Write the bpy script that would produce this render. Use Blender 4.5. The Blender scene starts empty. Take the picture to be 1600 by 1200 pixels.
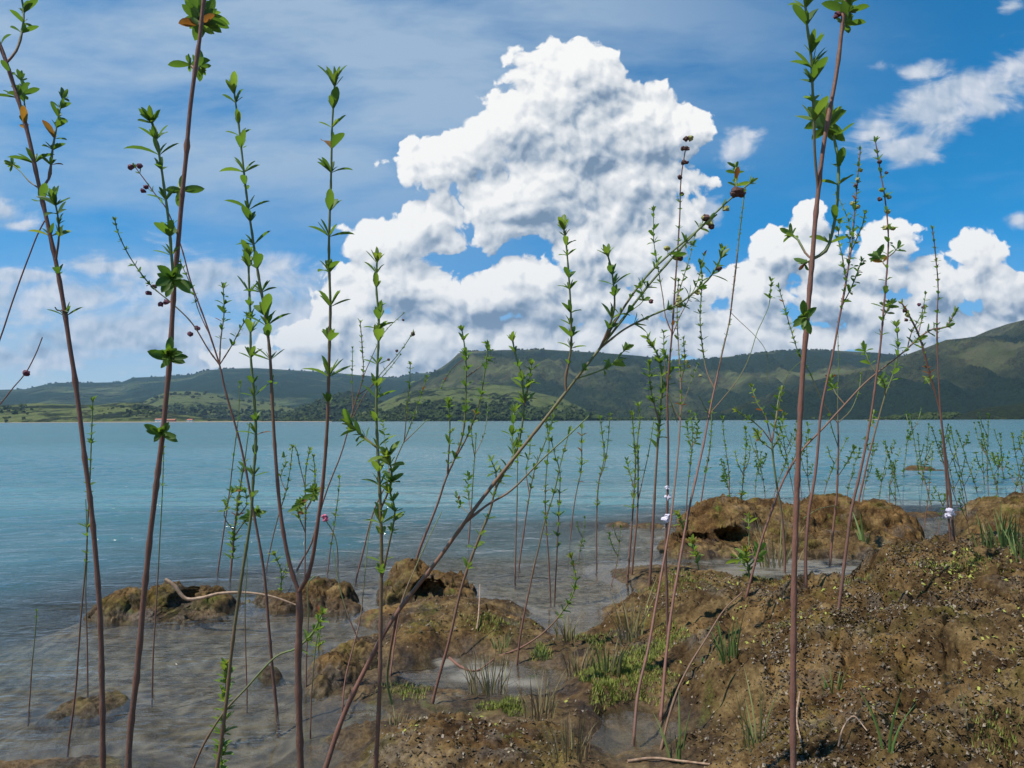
import bpy, math, random
import numpy as np
from mathutils import Vector, Matrix

# ------------------------------------------------------------------ camera
F = 1142.0            # focal length in pixels of the 1600 px wide photograph
HC = 1.0              # eye height over the water
PITCH, ROLL = math.radians(2.86), math.radians(0.2)
sc = bpy.context.scene
cam_d = bpy.data.cameras.new("camera"); cam = bpy.data.objects.new("camera", cam_d)
sc.collection.objects.link(cam); sc.camera = cam
cam_d.sensor_width = 36; cam_d.lens = F / 1600 * 36
cam_d.clip_start = 0.05; cam_d.clip_end = 60000
CM = Matrix.Rotation(math.pi/2 + PITCH, 3, 'X') @ Matrix.Rotation(-ROLL, 3, 'Z')
cam.matrix_world = Matrix.Translation((0, 0, HC)) @ CM.to_4x4()
CMn = np.array(CM)

def ray(px, py):
    return CMn @ np.array([(px-800)/F, -(py-600)/F, -1.0])
def at(px, py, Y):                      # world point seen at a bearing, Y metres ahead
    r = ray(px, py); return np.array([0, 0, HC]) + r*(Y/r[1])

# ------------------------------------------------------------------ light
SUN_EL, SUN_AZ = math.radians(63), math.radians(-112)     # azimuth from +Y, negative = to the left
sun_dir = np.array([math.cos(SUN_EL)*math.sin(SUN_AZ), math.cos(SUN_EL)*math.cos(SUN_AZ), math.sin(SUN_EL)])
sl = bpy.data.lights.new("sun", 'SUN'); sl.energy = 4.2; sl.angle = math.radians(0.53); sl.color = (1, .95, .87)
so = bpy.data.objects.new("sun", sl); sc.collection.objects.link(so)
so.rotation_euler = Vector((-sun_dir[0], -sun_dir[1], -sun_dir[2])).to_track_quat('-Z', 'Y').to_euler()
so.location = (0, 0, 30)
sc.view_settings.view_transform = 'Standard'; sc.view_settings.look = 'None'
sc.view_settings.exposure = 0.36; sc.view_settings.gamma = 1.0

# ------------------------------------------------------------------ node helper
class N:
    def __init__(s, nt, dim='3D'): s.nt = nt; s.dim = dim
    def new(s, t, **kw):
        n = s.nt.nodes.new(t)
        for k, v in kw.items(): setattr(n, k, v)
        return n
    def put(s, sock, v):
        if v is None: return
        if isinstance(v, bpy.types.NodeSocket): s.nt.links.new(v, sock)
        elif isinstance(v, bpy.types.Node): s.nt.links.new(v.outputs[0], sock)
        else:
            if sock.type == 'RGBA' and hasattr(v, '__len__') and len(v) == 3: v = (*v, 1)
            sock.default_value = v
    def m(s, op, a, b=None, c=None, clamp=False):
        n = s.new('ShaderNodeMath', operation=op); n.use_clamp = clamp
        for i, v in enumerate((a, b, c)): s.put(n.inputs[i], v)
        return n.outputs[0]
    def v(s, op, a, b=None, c=None):
        n = s.new('ShaderNodeVectorMath', operation=op)
        s.put(n.inputs[0], a)
        if b is not None:
            s.put(n.inputs['Scale'] if op == 'SCALE' else n.inputs[1], b)
        if c is not None: s.put(n.inputs[2], c)
        return n.outputs['Value'] if op in ('LENGTH', 'DOT_PRODUCT', 'DISTANCE') else n.outputs['Vector']
    def noise(s, vec, scale, detail=4, rough=.55, dist=0, out='Fac'):
        n = s.new('ShaderNodeTexNoise'); s.put(n.inputs['Vector'], vec); n.inputs['Scale'].default_value = scale
        n.noise_dimensions = s.dim; n.inputs['Detail'].default_value = detail; n.inputs['Roughness'].default_value = rough; n.inputs['Distortion'].default_value = dist
        return n.outputs['Fac' if out == 'Fac' else 'Color']
    def voro(s, vec, scale, feat='F1', smooth=.5, out='Distance', rnd=1):
        n = s.new('ShaderNodeTexVoronoi', feature=feat); s.put(n.inputs['Vector'], vec); n.inputs['Scale'].default_value = scale
        n.voronoi_dimensions = s.dim; n.inputs['Randomness'].default_value = rnd
        if feat == 'SMOOTH_F1': n.inputs['Smoothness'].default_value = smooth
        return n.outputs[out]
    def mr(s, v, a, b, c=0, d=1, interp='LINEAR'):
        n = s.new('ShaderNodeMapRange', interpolation_type=interp)
        for i, x in enumerate((v, a, b, c, d)): s.put(n.inputs[i], x)
        return n.outputs[0]
    def mix(s, f, a, b, mode='MIX'):
        n = s.new('ShaderNodeMix', data_type='RGBA', blend_type=mode)
        s.put(n.inputs[0], f); s.put(n.inputs[6], a); s.put(n.inputs[7], b); return n.outputs[2]
    def ramp(s, f, stops):
        n = s.new('ShaderNodeValToRGB'); e = n.color_ramp.elements
        while len(e) < len(stops): e.new(.5)
        for el, (p, c) in zip(e, stops): el.position = p; el.color = (*c, 1) if hasattr(c, '__len__') else (c, c, c, 1)
        s.put(n.inputs[0], f); return n.outputs[0]

# ------------------------------------------------------------------ sky with clouds
def srgb(r, g, b):
    return tuple(((c/255)/12.92 if c/255 <= .04045 else ((c/255+.055)/1.055)**2.4) for c in (r, g, b))

# cumulus masses: bearing and size of each heap of cloud (pixels of the photo -> directions)
CLOUD = [(942,330,62,46),(1000,215,60,50),(905,370,40,30),(895,100,62,48),(855,135,62,55),(935,120,55,50),(800,185,60,55),(750,225,45,30),(880,200,120,90),(985,170,60,45),(1030,205,75,48),(1085,200,40,30),
 (690,262,72,48),(650,262,38,34),(770,310,90,62),(860,290,110,75),(1000,290,90,75),(720,235,50,30),
 (620,372,70,42),(665,345,60,36),(590,395,42,30),(700,380,36,24),
 (600,445,80,48),(545,470,60,40),(680,455,70,50),(760,462,80,38),(830,430,60,36),(910,392,58,44),(975,395,90,60),(1045,345,50,50),
 (900,470,150,50),(1040,460,90,50),(640,520,170,40),(820,525,190,34),(1000,525,150,34),(480,530,80,28),(1150,520,90,24),
 (1260,330,30,20),(1212,388,50,38),(1270,392,50,50),(1190,455,60,42),(1300,462,60,42),(1180,500,60,26),
 (1388,380,46,34),(1375,425,48,40),(1455,432,46,36),(1345,478,50,32),(1520,395,52,34),(1505,440,62,40),(1565,450,40,30),(1430,505,130,34),(1560,500,60,28),(1290,530,110,22),
 (420,560,90,20),(560,570,120,20),(1120,545,80,18),(1180,545,60,16),(1420,545,70,18),(700,560,120,22)]
WISP = [(1151,232,32,28),(1106,328,28,24),(1370,205,55,34),(1420,230,50,24),(1455,178,72,32),(1520,135,75,36),(1590,105,50,40),(1440,112,46,14),(1592,345,22,16),(1545,160,50,25),(1585,5,26,14),
 (8,330,34,22),(25,352,30,9),(110,470,180,40),(330,445,190,46),(240,520,220,34),(60,560,160,26),(330,562,170,26),(450,480,90,40),(180,415,120,16),(40,430,90,16),(560,560,120,20)]
SHADE = [(960,250,120,50,.5),(1000,330,90,40,.55),(850,330,60,26,.3),(780,505,120,36,.9),(640,478,90,30,.5),(600,540,150,24,.4),(900,440,90,24,.4),(960,500,160,26,.45),(1040,510,120,22,.5),
 (880,240,70,30,.3),(1330,440,60,30,.5),(1290,505,90,20,.6),(1500,505,110,22,.6),(1420,400,50,20,.45),(250,540,90,14,.75),(80,545,70,14,.75),(400,520,70,18,.6),(1520,480,60,14,.4),(1215,470,60,20,.3)]
def uv_dir(px, py):
    r = ray(px, py); return r[0]/r[1], r[2]/r[1]

w = bpy.data.worlds.new("World"); sc.world = w; w.use_nodes = True
w.node_tree.nodes.clear(); g = N(w.node_tree, '2D')

def blob_group(name, items, k, grow=1.0):
    gt = bpy.data.node_groups.new(name, 'ShaderNodeTree')
    gt.interface.new_socket('P', in_out='INPUT', socket_type='NodeSocketVector')
    gt.interface.new_socket('D', in_out='OUTPUT', socket_type='NodeSocketFloat')
    q = N(gt, '2D'); i = q.new('NodeGroupInput'); o = q.new('NodeGroupOutput'); acc = None
    for it in items:
        u, v = uv_dir(it[0], it[1]); iu, iv = F/it[2], F/it[3]
        iu /= grow; iv /= grow
        l = q.v('LENGTH', q.v('MULTIPLY_ADD', i.outputs[0], (iu, iv, 0), (-u*iu, -v*iv, 0)))
        if len(it) > 4:                       # weighted soft spot, summed
            d = q.m('MULTIPLY', q.mr(l, 1.25, .1, interp='SMOOTHSTEP'), it[4])
            acc = d if acc is None else q.m('MAXIMUM', acc, d)
        else:
            d = q.m('SUBTRACT', 1.0, l)
            acc = d if acc is None else q.m('SMOOTH_MAX', acc, d, k)
    q.put(o.inputs[0], acc); return gt
G1 = blob_group('cumulus_heaps', CLOUD, .36, 1.07); G2 = blob_group('thin_heaps', WISP, .3, 1.15); G3 = blob_group('shade_heaps', SHADE, .1)
def use(gt, vec):
    n = g.new('ShaderNodeGroup'); n.node_tree = gt; g.put(n.inputs[0], vec); return n.outputs[0]
def detail_group():
    gt = bpy.data.node_groups.new('billows', 'ShaderNodeTree')
    gt.interface.new_socket('P', in_out='INPUT', socket_type='NodeSocketVector')
    gt.interface.new_socket('D', in_out='OUTPUT', socket_type='NodeSocketFloat')
    gt.interface.new_socket('S', in_out='OUTPUT', socket_type='NodeSocketFloat')
    q = N(gt, '2D'); i = q.new('NodeGroupInput'); o = q.new('NodeGroupOutput'); p = i.outputs[0]
    wv = q.v('SUBTRACT', q.noise(p, 9, 3, .6, out='Color'), (.5, .5, .5))
    p2 = q.v('MULTIPLY_ADD', wv, (.05, .04, 0), p)
    a = q.m('MULTIPLY', q.voro(p2, 13, 'SMOOTH_F1', .35), -1.0)
    wv3 = q.v('SUBTRACT', q.noise(p, 40, 4, .6, out='Color'), (.5, .5, .5))
    p3 = q.v('MULTIPLY_ADD', wv3, (.016, .016, 0), p2)
    b = q.m('MULTIPLY', q.voro(p3, 32, 'SMOOTH_F1', .3), -.5)
    c = q.m('MULTIPLY', q.voro(p3, 75, 'SMOOTH_F1', .3), -.26)
    n = q.m('MULTIPLY', q.noise(p3, 22, 6, .62), .9)
    t = q.m('ADD', q.m('ADD', a, b), q.m('ADD', c, n))
    q.put(o.inputs[0], q.m('ADD', t, .33)); q.put(o.inputs[1], q.m('ADD', q.m('ADD', a, b), q.m('MULTIPLY_ADD', n, .45, c))); return gt
G4 = detail_group()

tc = g.new('ShaderNodeTexCoord'); sep = g.new('ShaderNodeSeparateXYZ'); g.put(sep.inputs[0], tc.outputs['Generated'])
X, Yc, Z = sep.outputs
den = g.m('MAXIMUM', g.m('ABSOLUTE', Yc), .22)
comb = g.new('ShaderNodeCombineXYZ'); g.put(comb.inputs[0], g.m('DIVIDE', X, den)); g.put(comb.inputs[1], g.m('DIVIDE', Z, den))
P = comb.outputs[0]
OFF = (-.006, .010, 0)
D0h = use(G1, P); b0 = use(G4, P); b1 = use(G4, g.v('ADD', P, OFF))
Ps = g.v('ADD', P, (-.018, .035, 0)); D1h = use(G1, Ps)
amp = .74
D = g.m('MULTIPLY_ADD', b0, amp, D0h)
alpha = g.mr(D, .0, .13, interp='SMOOTHSTEP')
# lit side of each billow: density falls off towards the sun
rel_s = g.m('SUBTRACT', b0.node.outputs[1], b1.node.outputs[1])
rel_l = g.m('SUBTRACT', g.m('MINIMUM', D0h, .7), g.m('MINIMUM', D1h, .7))
sh = use(G3, g.v('MULTIPLY_ADD', g.v('SUBTRACT', g.noise(P, 11, 4, .6, out='Color'), (.5,.5,.5)), (.14,.09,0), P))
lit = g.m('ADD', g.m('MULTIPLY', rel_s, 1.15), g.m('MULTIPLY', rel_l, .70))
lit = g.m('ADD', lit, .70)
lit = g.m('SUBTRACT', lit, g.m('MULTIPLY', sh, .52))
thick = g.mr(D, .1, 1.1, 0, .12); lit = g.m('SUBTRACT', lit, thick)
lit = g.m('ADD', lit, g.m('MULTIPLY', g.m('SUBTRACT', g.noise(P, 4, 2, .5), .5), .3), clamp=True)
ccol = g.ramp(lit, [(0, srgb(118,140,164)), (.28, srgb(166,180,196)), (.52, srgb(206,212,218)), (.78, srgb(232,234,236)), (1, srgb(252,251,248))])
# warm, dull haze low over the hills
low = g.mr(comb_v := g.m('DIVIDE', Z, den), .14, .02)
ccol = g.mix(g.m('MULTIPLY', low, .35), ccol, srgb(188,196,204))
# thin cloud
stretch = g.v('MULTIPLY', P, (1, 2.3, 1))
wn = g.noise(stretch, 9, 8, .6, .4)
Dw = g.m('MULTIPLY_ADD', g.m('SUBTRACT', wn, .5), 2.6, use(G2, P))
Dw = g.m('MULTIPLY_ADD', b0, .35, Dw)
aw = g.m('MULTIPLY', g.mr(Dw, -.15, .75, interp='SMOOTHSTEP'), .88)
wcol = g.ramp(g.m('SUBTRACT', g.m('MULTIPLY_ADD', rel_s, .8, .68), g.m('MULTIPLY', sh, .6)), [(0, srgb(120,140,165)), (.5, srgb(180,195,212)), (1, srgb(228,230,236))])
# veil of high cirrus, thick at upper left
u0, v0 = uv_dir(300, 60)
vl = g.v('LENGTH', g.v('MULTIPLY', g.v('SUBTRACT', P, (u0, v0, 0)), (1.15, 3.0, 0)))
vs = g.v('MULTIPLY', P, (1.2, 4.5, 1))
vn = g.noise(vs, 2.2, 7, .6, .12)
veil = g.m('MULTIPLY', g.mr(vl, 1.3, .45, interp='SMOOTHSTEP'), g.mr(vn, .2, .62))
veil2 = g.m('MULTIPLY', g.mr(vn, .45, .8), .28)
veil = g.m('MULTIPLY', g.m('MAXIMUM', veil, veil2), .8)
lowv = g.m('MULTIPLY', g.mr(comb_v, .26, .04, interp='SMOOTHSTEP'), g.mr(X, .35, -.35, .25, .85))
lowv = g.m('MULTIPLY', lowv, g.mr(g.noise(vs, 4, 6, .6), .25, .6, .45, 1))
sky = g.new('ShaderNodeTexSky', sky_type='NISHITA'); sky.sun_disc = False
sky.sun_elevation = SUN_EL; sky.sun_rotation = SUN_AZ; sky.altitude = 900; sky.air_density = 1.0; sky.dust_density = .4; sky.ozone_density = 3.0
ST = .1
hs = g.new('ShaderNodeHueSaturation'); hs.inputs['Saturation'].default_value = 1.2; hs.inputs['Value'].default_value = SKYV = .92
g.put(hs.inputs['Color'], g.v('MULTIPLY', sky, g.mix(g.mr(g.m('DIVIDE', Z, den), .35, .0), (.46, .97, 1.14), (.78, .95, 1.16))))
def up(c): return g.v('SCALE', c, .80/ST)
col = g.mix(veil, hs.outputs[0], up(g.mix(0, srgb(172,193,214), (0,0,0))))
col = g.mix(g.m('MULTIPLY', lowv, .8), col, up(g.mix(0, srgb(196,208,218), (0,0,0))))
col = g.mix(aw, col, up(wcol))
col = g.mix(alpha, col, up(ccol))
bg = g.new('ShaderNodeBackground'); g.put(bg.inputs[0], col); bg.inputs[1].default_value = ST
wo = g.new('ShaderNodeOutputWorld'); g.put(wo.inputs[0], bg)
w.cycles.sampling_method = 'MANUAL'; w.cycles.sample_map_resolution = 512

# ------------------------------------------------------------------ numeric noise
_rs = np.random.RandomState(7); _perm = _rs.permutation(256); _perm = np.concatenate([_perm, _perm, _perm])
_grad = _rs.normal(size=(256, 3)); _grad /= np.linalg.norm(_grad, axis=1)[:, None]
_rnd = _rs.rand(256, 3)
def perlin(x, y, z=0.0):
    x, y, z = np.broadcast_arrays(np.asarray(x, float), np.asarray(y, float), np.asarray(z, float))
    xi, yi, zi = np.floor(x).astype(int), np.floor(y).astype(int), np.floor(z).astype(int)
    fx, fy, fz = x-xi, y-yi, z-zi
    u, v, w_ = [t*t*t*(t*(t*6-15)+10) for t in (fx, fy, fz)]
    out = 0
    for dx in (0, 1):
        for dy in (0, 1):
            for dz in (0, 1):
                h = _perm[_perm[_perm[(xi+dx) & 255]+((yi+dy) & 255)]+((zi+dz) & 255)]
                G_ = _grad[h]
                d = G_[..., 0]*(fx-dx)+G_[..., 1]*(fy-dy)+G_[..., 2]*(fz-dz)
                out = out + d*(u if dx else 1-u)*(v if dy else 1-v)*(w_ if dz else 1-w_)
    return out*1.5
def fbm(x, y, z=0.0, oct=4, rough=.5, lac=2.03):
    a, s, t = 1.0, 0, 0
    for k in range(oct):
        s = s + a*perlin(x*lac**k+13.7*k, y*lac**k+5.1*k, z*lac**k if not np.isscalar(z) or z else 3.3*k); t += a; a *= rough
    return s/t
def worley(x, y, z=0.0):
    x, y, z = np.broadcast_arrays(np.asarray(x, float), np.asarray(y, float), np.asarray(z, float))
    xi, yi, zi = np.floor(x).astype(int), np.floor(y).astype(int), np.floor(z).astype(int)
    best = np.full(x.shape, 9.0)
    for dx in (-1, 0, 1):
        for dy in (-1, 0, 1):
            for dz in (-1, 0, 1):
                h = _perm[_perm[_perm[(xi+dx) & 255]+((yi+dy) & 255)]+((zi+dz) & 255)]
                r = _rnd[h]
                d = (xi+dx+r[..., 0]-x)**2+(yi+dy+r[..., 1]-y)**2+(zi+dz+r[..., 2]-z)**2
                best = np.minimum(best, d)
    return np.sqrt(best)
def sstep(a, b, x):
    t = np.clip((x-a)/(b-a), 0, 1); return t*t*(3-2*t)

# ------------------------------------------------------------------ object helpers
MAT = {}
def material(name):
    m = bpy.data.materials.new(name); m.use_nodes = True; m.node_tree.nodes.clear(); MAT[name] = m
    q = N(m.node_tree); o = q.new('ShaderNodeOutputMaterial'); return m, q, o
def principled(q, **kw):
    b = q.new('ShaderNodeBsdfPrincipled')
    for k, v in kw.items(): q.put(b.inputs[k.replace('_', ' ')], v)
    return b.outputs[0]
def attr(q, name, out='Fac'):
    a = q.new('ShaderNodeAttribute'); a.attribute_name = name; return a.outputs[out]
def mesh_obj(name, V, Fc, mat, parent=None, attrs=None, smooth=True):
    """V (n,3), Fc an (m,3|4) array or a list of such arrays -> one linked mesh object"""
    me = bpy.data.meshes.new(name)
    V = np.asarray(V, np.float32); Fs = Fc if isinstance(Fc, list) and isinstance(Fc[0], np.ndarray) else [Fc]
    Fs = [np.asarray(f, np.int32) for f in Fs if len(f)]
    me.vertices.add(len(V)); me.vertices.foreach_set('co', V.ravel())
    nl = sum(f.size for f in Fs); me.loops.add(nl); me.loops.foreach_set('vertex_index', np.concatenate([f.ravel() for f in Fs]))
    tot = np.concatenate([np.full(len(f), f.shape[1]) for f in Fs]); st = np.concatenate([[0], np.cumsum(tot)[:-1]])
    me.polygons.add(len(tot)); me.polygons.foreach_set('loop_start', st); me.polygons.foreach_set('loop_total', tot)
    me.polygons.foreach_set('use_smooth', np.full(len(tot), smooth))
    me.update(calc_edges=True); me.validate()
    for k, v in (attrs or {}).items():
        a = me.attributes.new(k, 'FLOAT', 'POINT'); a.data.foreach_set('value', np.asarray(v, np.float32))
    me.materials.append(MAT[mat] if isinstance(mat, str) else mat)
    o = bpy.data.objects.new(name, me); sc.collection.objects.link(o)
    if parent is not None: o.parent = parent
    return o
def tag(o, label=None, cat=None, group=None, kind=None):
    if label: o['label'] = label
    if cat: o['category'] = cat
    if group: o['group'] = group
    if kind: o['kind'] = kind
    return o
def thing(name, label, cat, loc=(0, 0, 0), group=None):
    o = bpy.data.objects.new(name, None); sc.collection.objects.link(o); o.location = loc
    o.empty_display_size = .05
    return tag(o, label, cat, group)
def gridfaces(nr, nc):
    i = np.arange(nr-1)[:, None]*nc+np.arange(nc-1)[None, :]
    return np.stack([i, i+1, i+nc+1, i+nc], -1).reshape(-1, 4)

# ------------------------------------------------------------------ lie of the land near the camera
def wl(px, d, z): return ((px-800)/F*d, d, z+(.022 if z > .015 else 0))
CP = [wl(*c) for c in [
 (100,2.06,.015),(-100,2.0,.03),(100,1.7,.05),(250,2.03,-.03),(330,1.9,-.05),(300,1.5,.02),(-300,1.6,.05),
 (0,2.4,-.10),(200,2.6,-.10),(400,2.4,-.10),(480,2.15,-.07),(0,3,-.18),(300,3.2,-.11),(450,3,-.08),(0,4,-.4),(300,4.2,-.16),(480,4.0,-.11),(560,3.5,-.07),(640,4.5,-.10),(820,4.4,-.10),(900,4.4,-.07),(920,3.9,-.04),
 (880,3.75,-.06),(855,4.05,-.07),(905,3.6,-.04),(925,4.1,-.06),(870,3.5,-.02),(500,3.85,-.05),(380,3.9,-.05),(220,3.8,-.06),(640,4.2,-.05),(700,4.15,-.05),
 (0,6,-.8),(400,6,-.5),(800,6,-.3),(1000,6,-.2),(1200,6.6,-.12),(1450,7.5,-.15),(0,10,-1.6),(800,10,-.9),(1600,10,-.5),(-800,6,-1),(2300,7,-.1),(2300,12,-.6),
 (500,2.25,-.03),(535,2.15,.015),(540,2.5,-.04),(565,2.35,.02),(620,2.2,.06),(700,2.25,.07),(850,2.25,.045),(610,2.7,.015),(690,2.66,.012),(800,2.6,.012),(740,2.6,.014),
 (750,2.95,-.035),(705,3.05,-.02),(810,2.86,-.03),(850,2.9,-.012),(650,3.3,.07),(750,3.5,.10),(820,3.45,.06),(880,3.2,.02),(590,3.3,.02),(610,3.7,.04),(700,3.9,.055),(780,3.85,.04),(850,3.7,.0),
 (930,3.25,.03),(930,2.75,.035),(900,2.5,.02),(1000,2.4,-.012),(985,2.55,-.004),(950,2.35,-.008),(1040,2.75,.05),(1000,3.0,.03),
 (1000,3.7,.13),(975,3.4,.10),(955,3.9,.02),(1060,3.9,.18),(1100,3.4,.20),(1100,2.95,.15),(1150,2.6,.17),(1100,2.2,.05),(1030,2.15,.01),(1200,3.6,.17),(1240,3.6,.20),(1300,3.3,.28),(1400,3.25,.41),(1500,3.2,.45),(1600,3.15,.47),(1800,3.1,.47),
 (1240,4.2,-.05),(1100,4.4,.07),(1050,4.6,.03),(1170,4.7,-.05),(1240,4.7,-.08),(1320,4.4,-.03),(1400,4.3,.10),(1340,4.8,-.03),(1450,5,.0),(1450,6,-.08),(1600,4.2,.28),(1560,5,.08),(1700,5.5,.2),(2000,4,.5),(2000,6,.3),
 (1300,2.6,.29),(1500,2.4,.36),(1650,2.1,.33),(1400,2,.24),(1250,2.1,.13),(1300,1.6,.13),(1600,1.5,.22),(1100,1.6,.05),(900,1.6,.06),(700,1.6,.09),(520,1.7,.03),(2000,2.2,.4),
 (800,.3,.05),(0,.6,.1),(1600,.6,.15),(800,-2,.1),(-2000,1,.1),(3500,1,.3),(3500,2.5,.5)]]
CP = np.array(CP)
POOLS = [(745,2.96,.15,.16,.045),(700,3.08,.08,.08,.035),(810,2.84,.10,.07,.03),(990,2.44,.12,.10,.03),(960,2.52,.08,.06,.02),(1240,5.0,.62,.55,.09),(1150,4.85,.3,.22,.05),(560,2.55,.10,.09,.06),(585,3.02,.07,.05,.02)]
TOES = [(205,3.95,0.16,0.22),(185,3.85,0.16,0.12),(262,4.05,0.16,0.2),(330,4.05,0.17,0.16),(275,3.85,0.3,0.15),(375,4.1,0.14,0.1),(455,4.05,0.13,0.15),(500,4.15,0.17,0.22),(535,4.1,0.1,0.14),(540,3.95,0.12,0.12),(425,4.15,0.12,0.1),(645,4.35,0.17,0.25),(690,4.25,0.2,0.25),(615,4.25,0.1,0.16),(715,4.1,0.13,0.14),(150,2.62,0.13,0.09),(105,2.55,0.08,0.06),(180,2.68,0.09,0.07),(428,2.93,0.06,0.06),(530,2.95,0.14,0.16),(555,3.1,0.14,0.15),(505,2.8,0.07,0.1),(575,2.75,0.12,0.12),(1130,6.1,0.42,0.45),(1080,5.7,0.3,0.3),(1200,6.15,0.45,0.5),(1290,6.3,0.45,0.5),(1360,6.2,0.35,0.45),(1400,6.15,0.16,0.3),(1230,5.7,0.8,0.45),(1330,5.6,0.5,0.4),(1110,5.45,0.35,0.16),(1550,6.4,0.28,0.5),(1620,6.3,0.5,0.6),(1720,6.2,0.6,0.6),(1560,5.7,0.25,0.5),(1650,5.5,0.6,0.5),(965,7,0.14,0.09),(1010,6.95,0.19,0.1),(1050,6.9,0.12,0.08),(1428,14.6,0.26,0.2),(1444,14.5,0.2,0.15),(1465,14.3,0.15,0.12),(1425,7.6,0.18,0.12),(1450,7.7,0.14,0.1),(1490,7.9,0.3,0.09)]   # feet of the clods that stand in the water
def base_h(x, y):
    x = np.asarray(x, float); y = np.asarray(y, float); num = np.zeros(x.shape); den_ = np.zeros(x.shape)
    for cx, cy, cz in CP:
        s = .10+.055*cy
        d2 = ((x-cx)**2+(y-cy)**2)/s**2
        w_ = 1/(d2+.12)**2.2
        num += w_*cz; den_ += w_
    return num/den_
def height(x, y, fine=True):
    x = np.asarray(x, float); y = np.asarray(y, float)
    h = base_h(x, y)
    for px, d, rx, ry, dp in POOLS:
        r = np.sqrt(((x-(px-800)/F*d)/rx)**2+((y-d)/ry)**2); w_ = sstep(1.15, .55, r); h = h*(1-w_)-dp*w_
    for px, d, rx, ry in TOES:
        r = np.sqrt(((x-(px-800)/F*d)/rx)**2+((y-d)/ry)**2); h = np.maximum(h, -.035-.4*rx*np.clip(r-1, 0, None))
    far = sstep(7, 14, y); h = h*(1-far)+far*np.minimum(h, -.45-.12*(y-7))
    h = np.maximum(h, -6)
    dry = sstep(-.08, .10, h); hi = sstep(.08, .3, h)
    h = h+(.022+.02*hi)*dry*fbm(x*3.1, y*3.1, oct=3)+.03*(1-dry)*fbm(x*1.7, y*1.7, .5, oct=3)
    if fine:
        w1 = worley(x*7+.6*fbm(x*9, y*9, oct=2), y*7+.6*fbm(x*9+5, y*9, oct=2), .3)
        h = h-(.030*hi+.012*dry)*(sstep(.15, .85, w1)-.4)
        w2 = worley(x*24, y*24, .7)
        h = h+(.012*dry+.004)*(.5-w2)+(.018*dry+.020*hi+.004)*fbm(x*17, y*17, oct=5, rough=.68)-(.035*hi+.012*dry)*sstep(.11, .0, np.abs(fbm(x*4.5, y*4.5, 7.7, oct=4, rough=.6)))
        pit = sstep(.30, .55, fbm(x*5.5+3, y*5.5, 2.2, oct=3, rough=.6))
        h = h-.07*pit*hi
    return h
def hit(px, py, z_off=0.0):
    """where a line of sight meets the ground or the water"""
    r = ray(px, py); ts = np.geomspace(1.0, 60, 900)/r[1]
    p = np.array([0, 0, HC])+ts[:, None]*r
    hh = np.maximum(height(p[:, 0], p[:, 1], False), 0)+z_off
    k = np.argmax(p[:, 2] < hh)
    return p[k] if p[k, 2] < hh[k] else p[-1]

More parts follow.
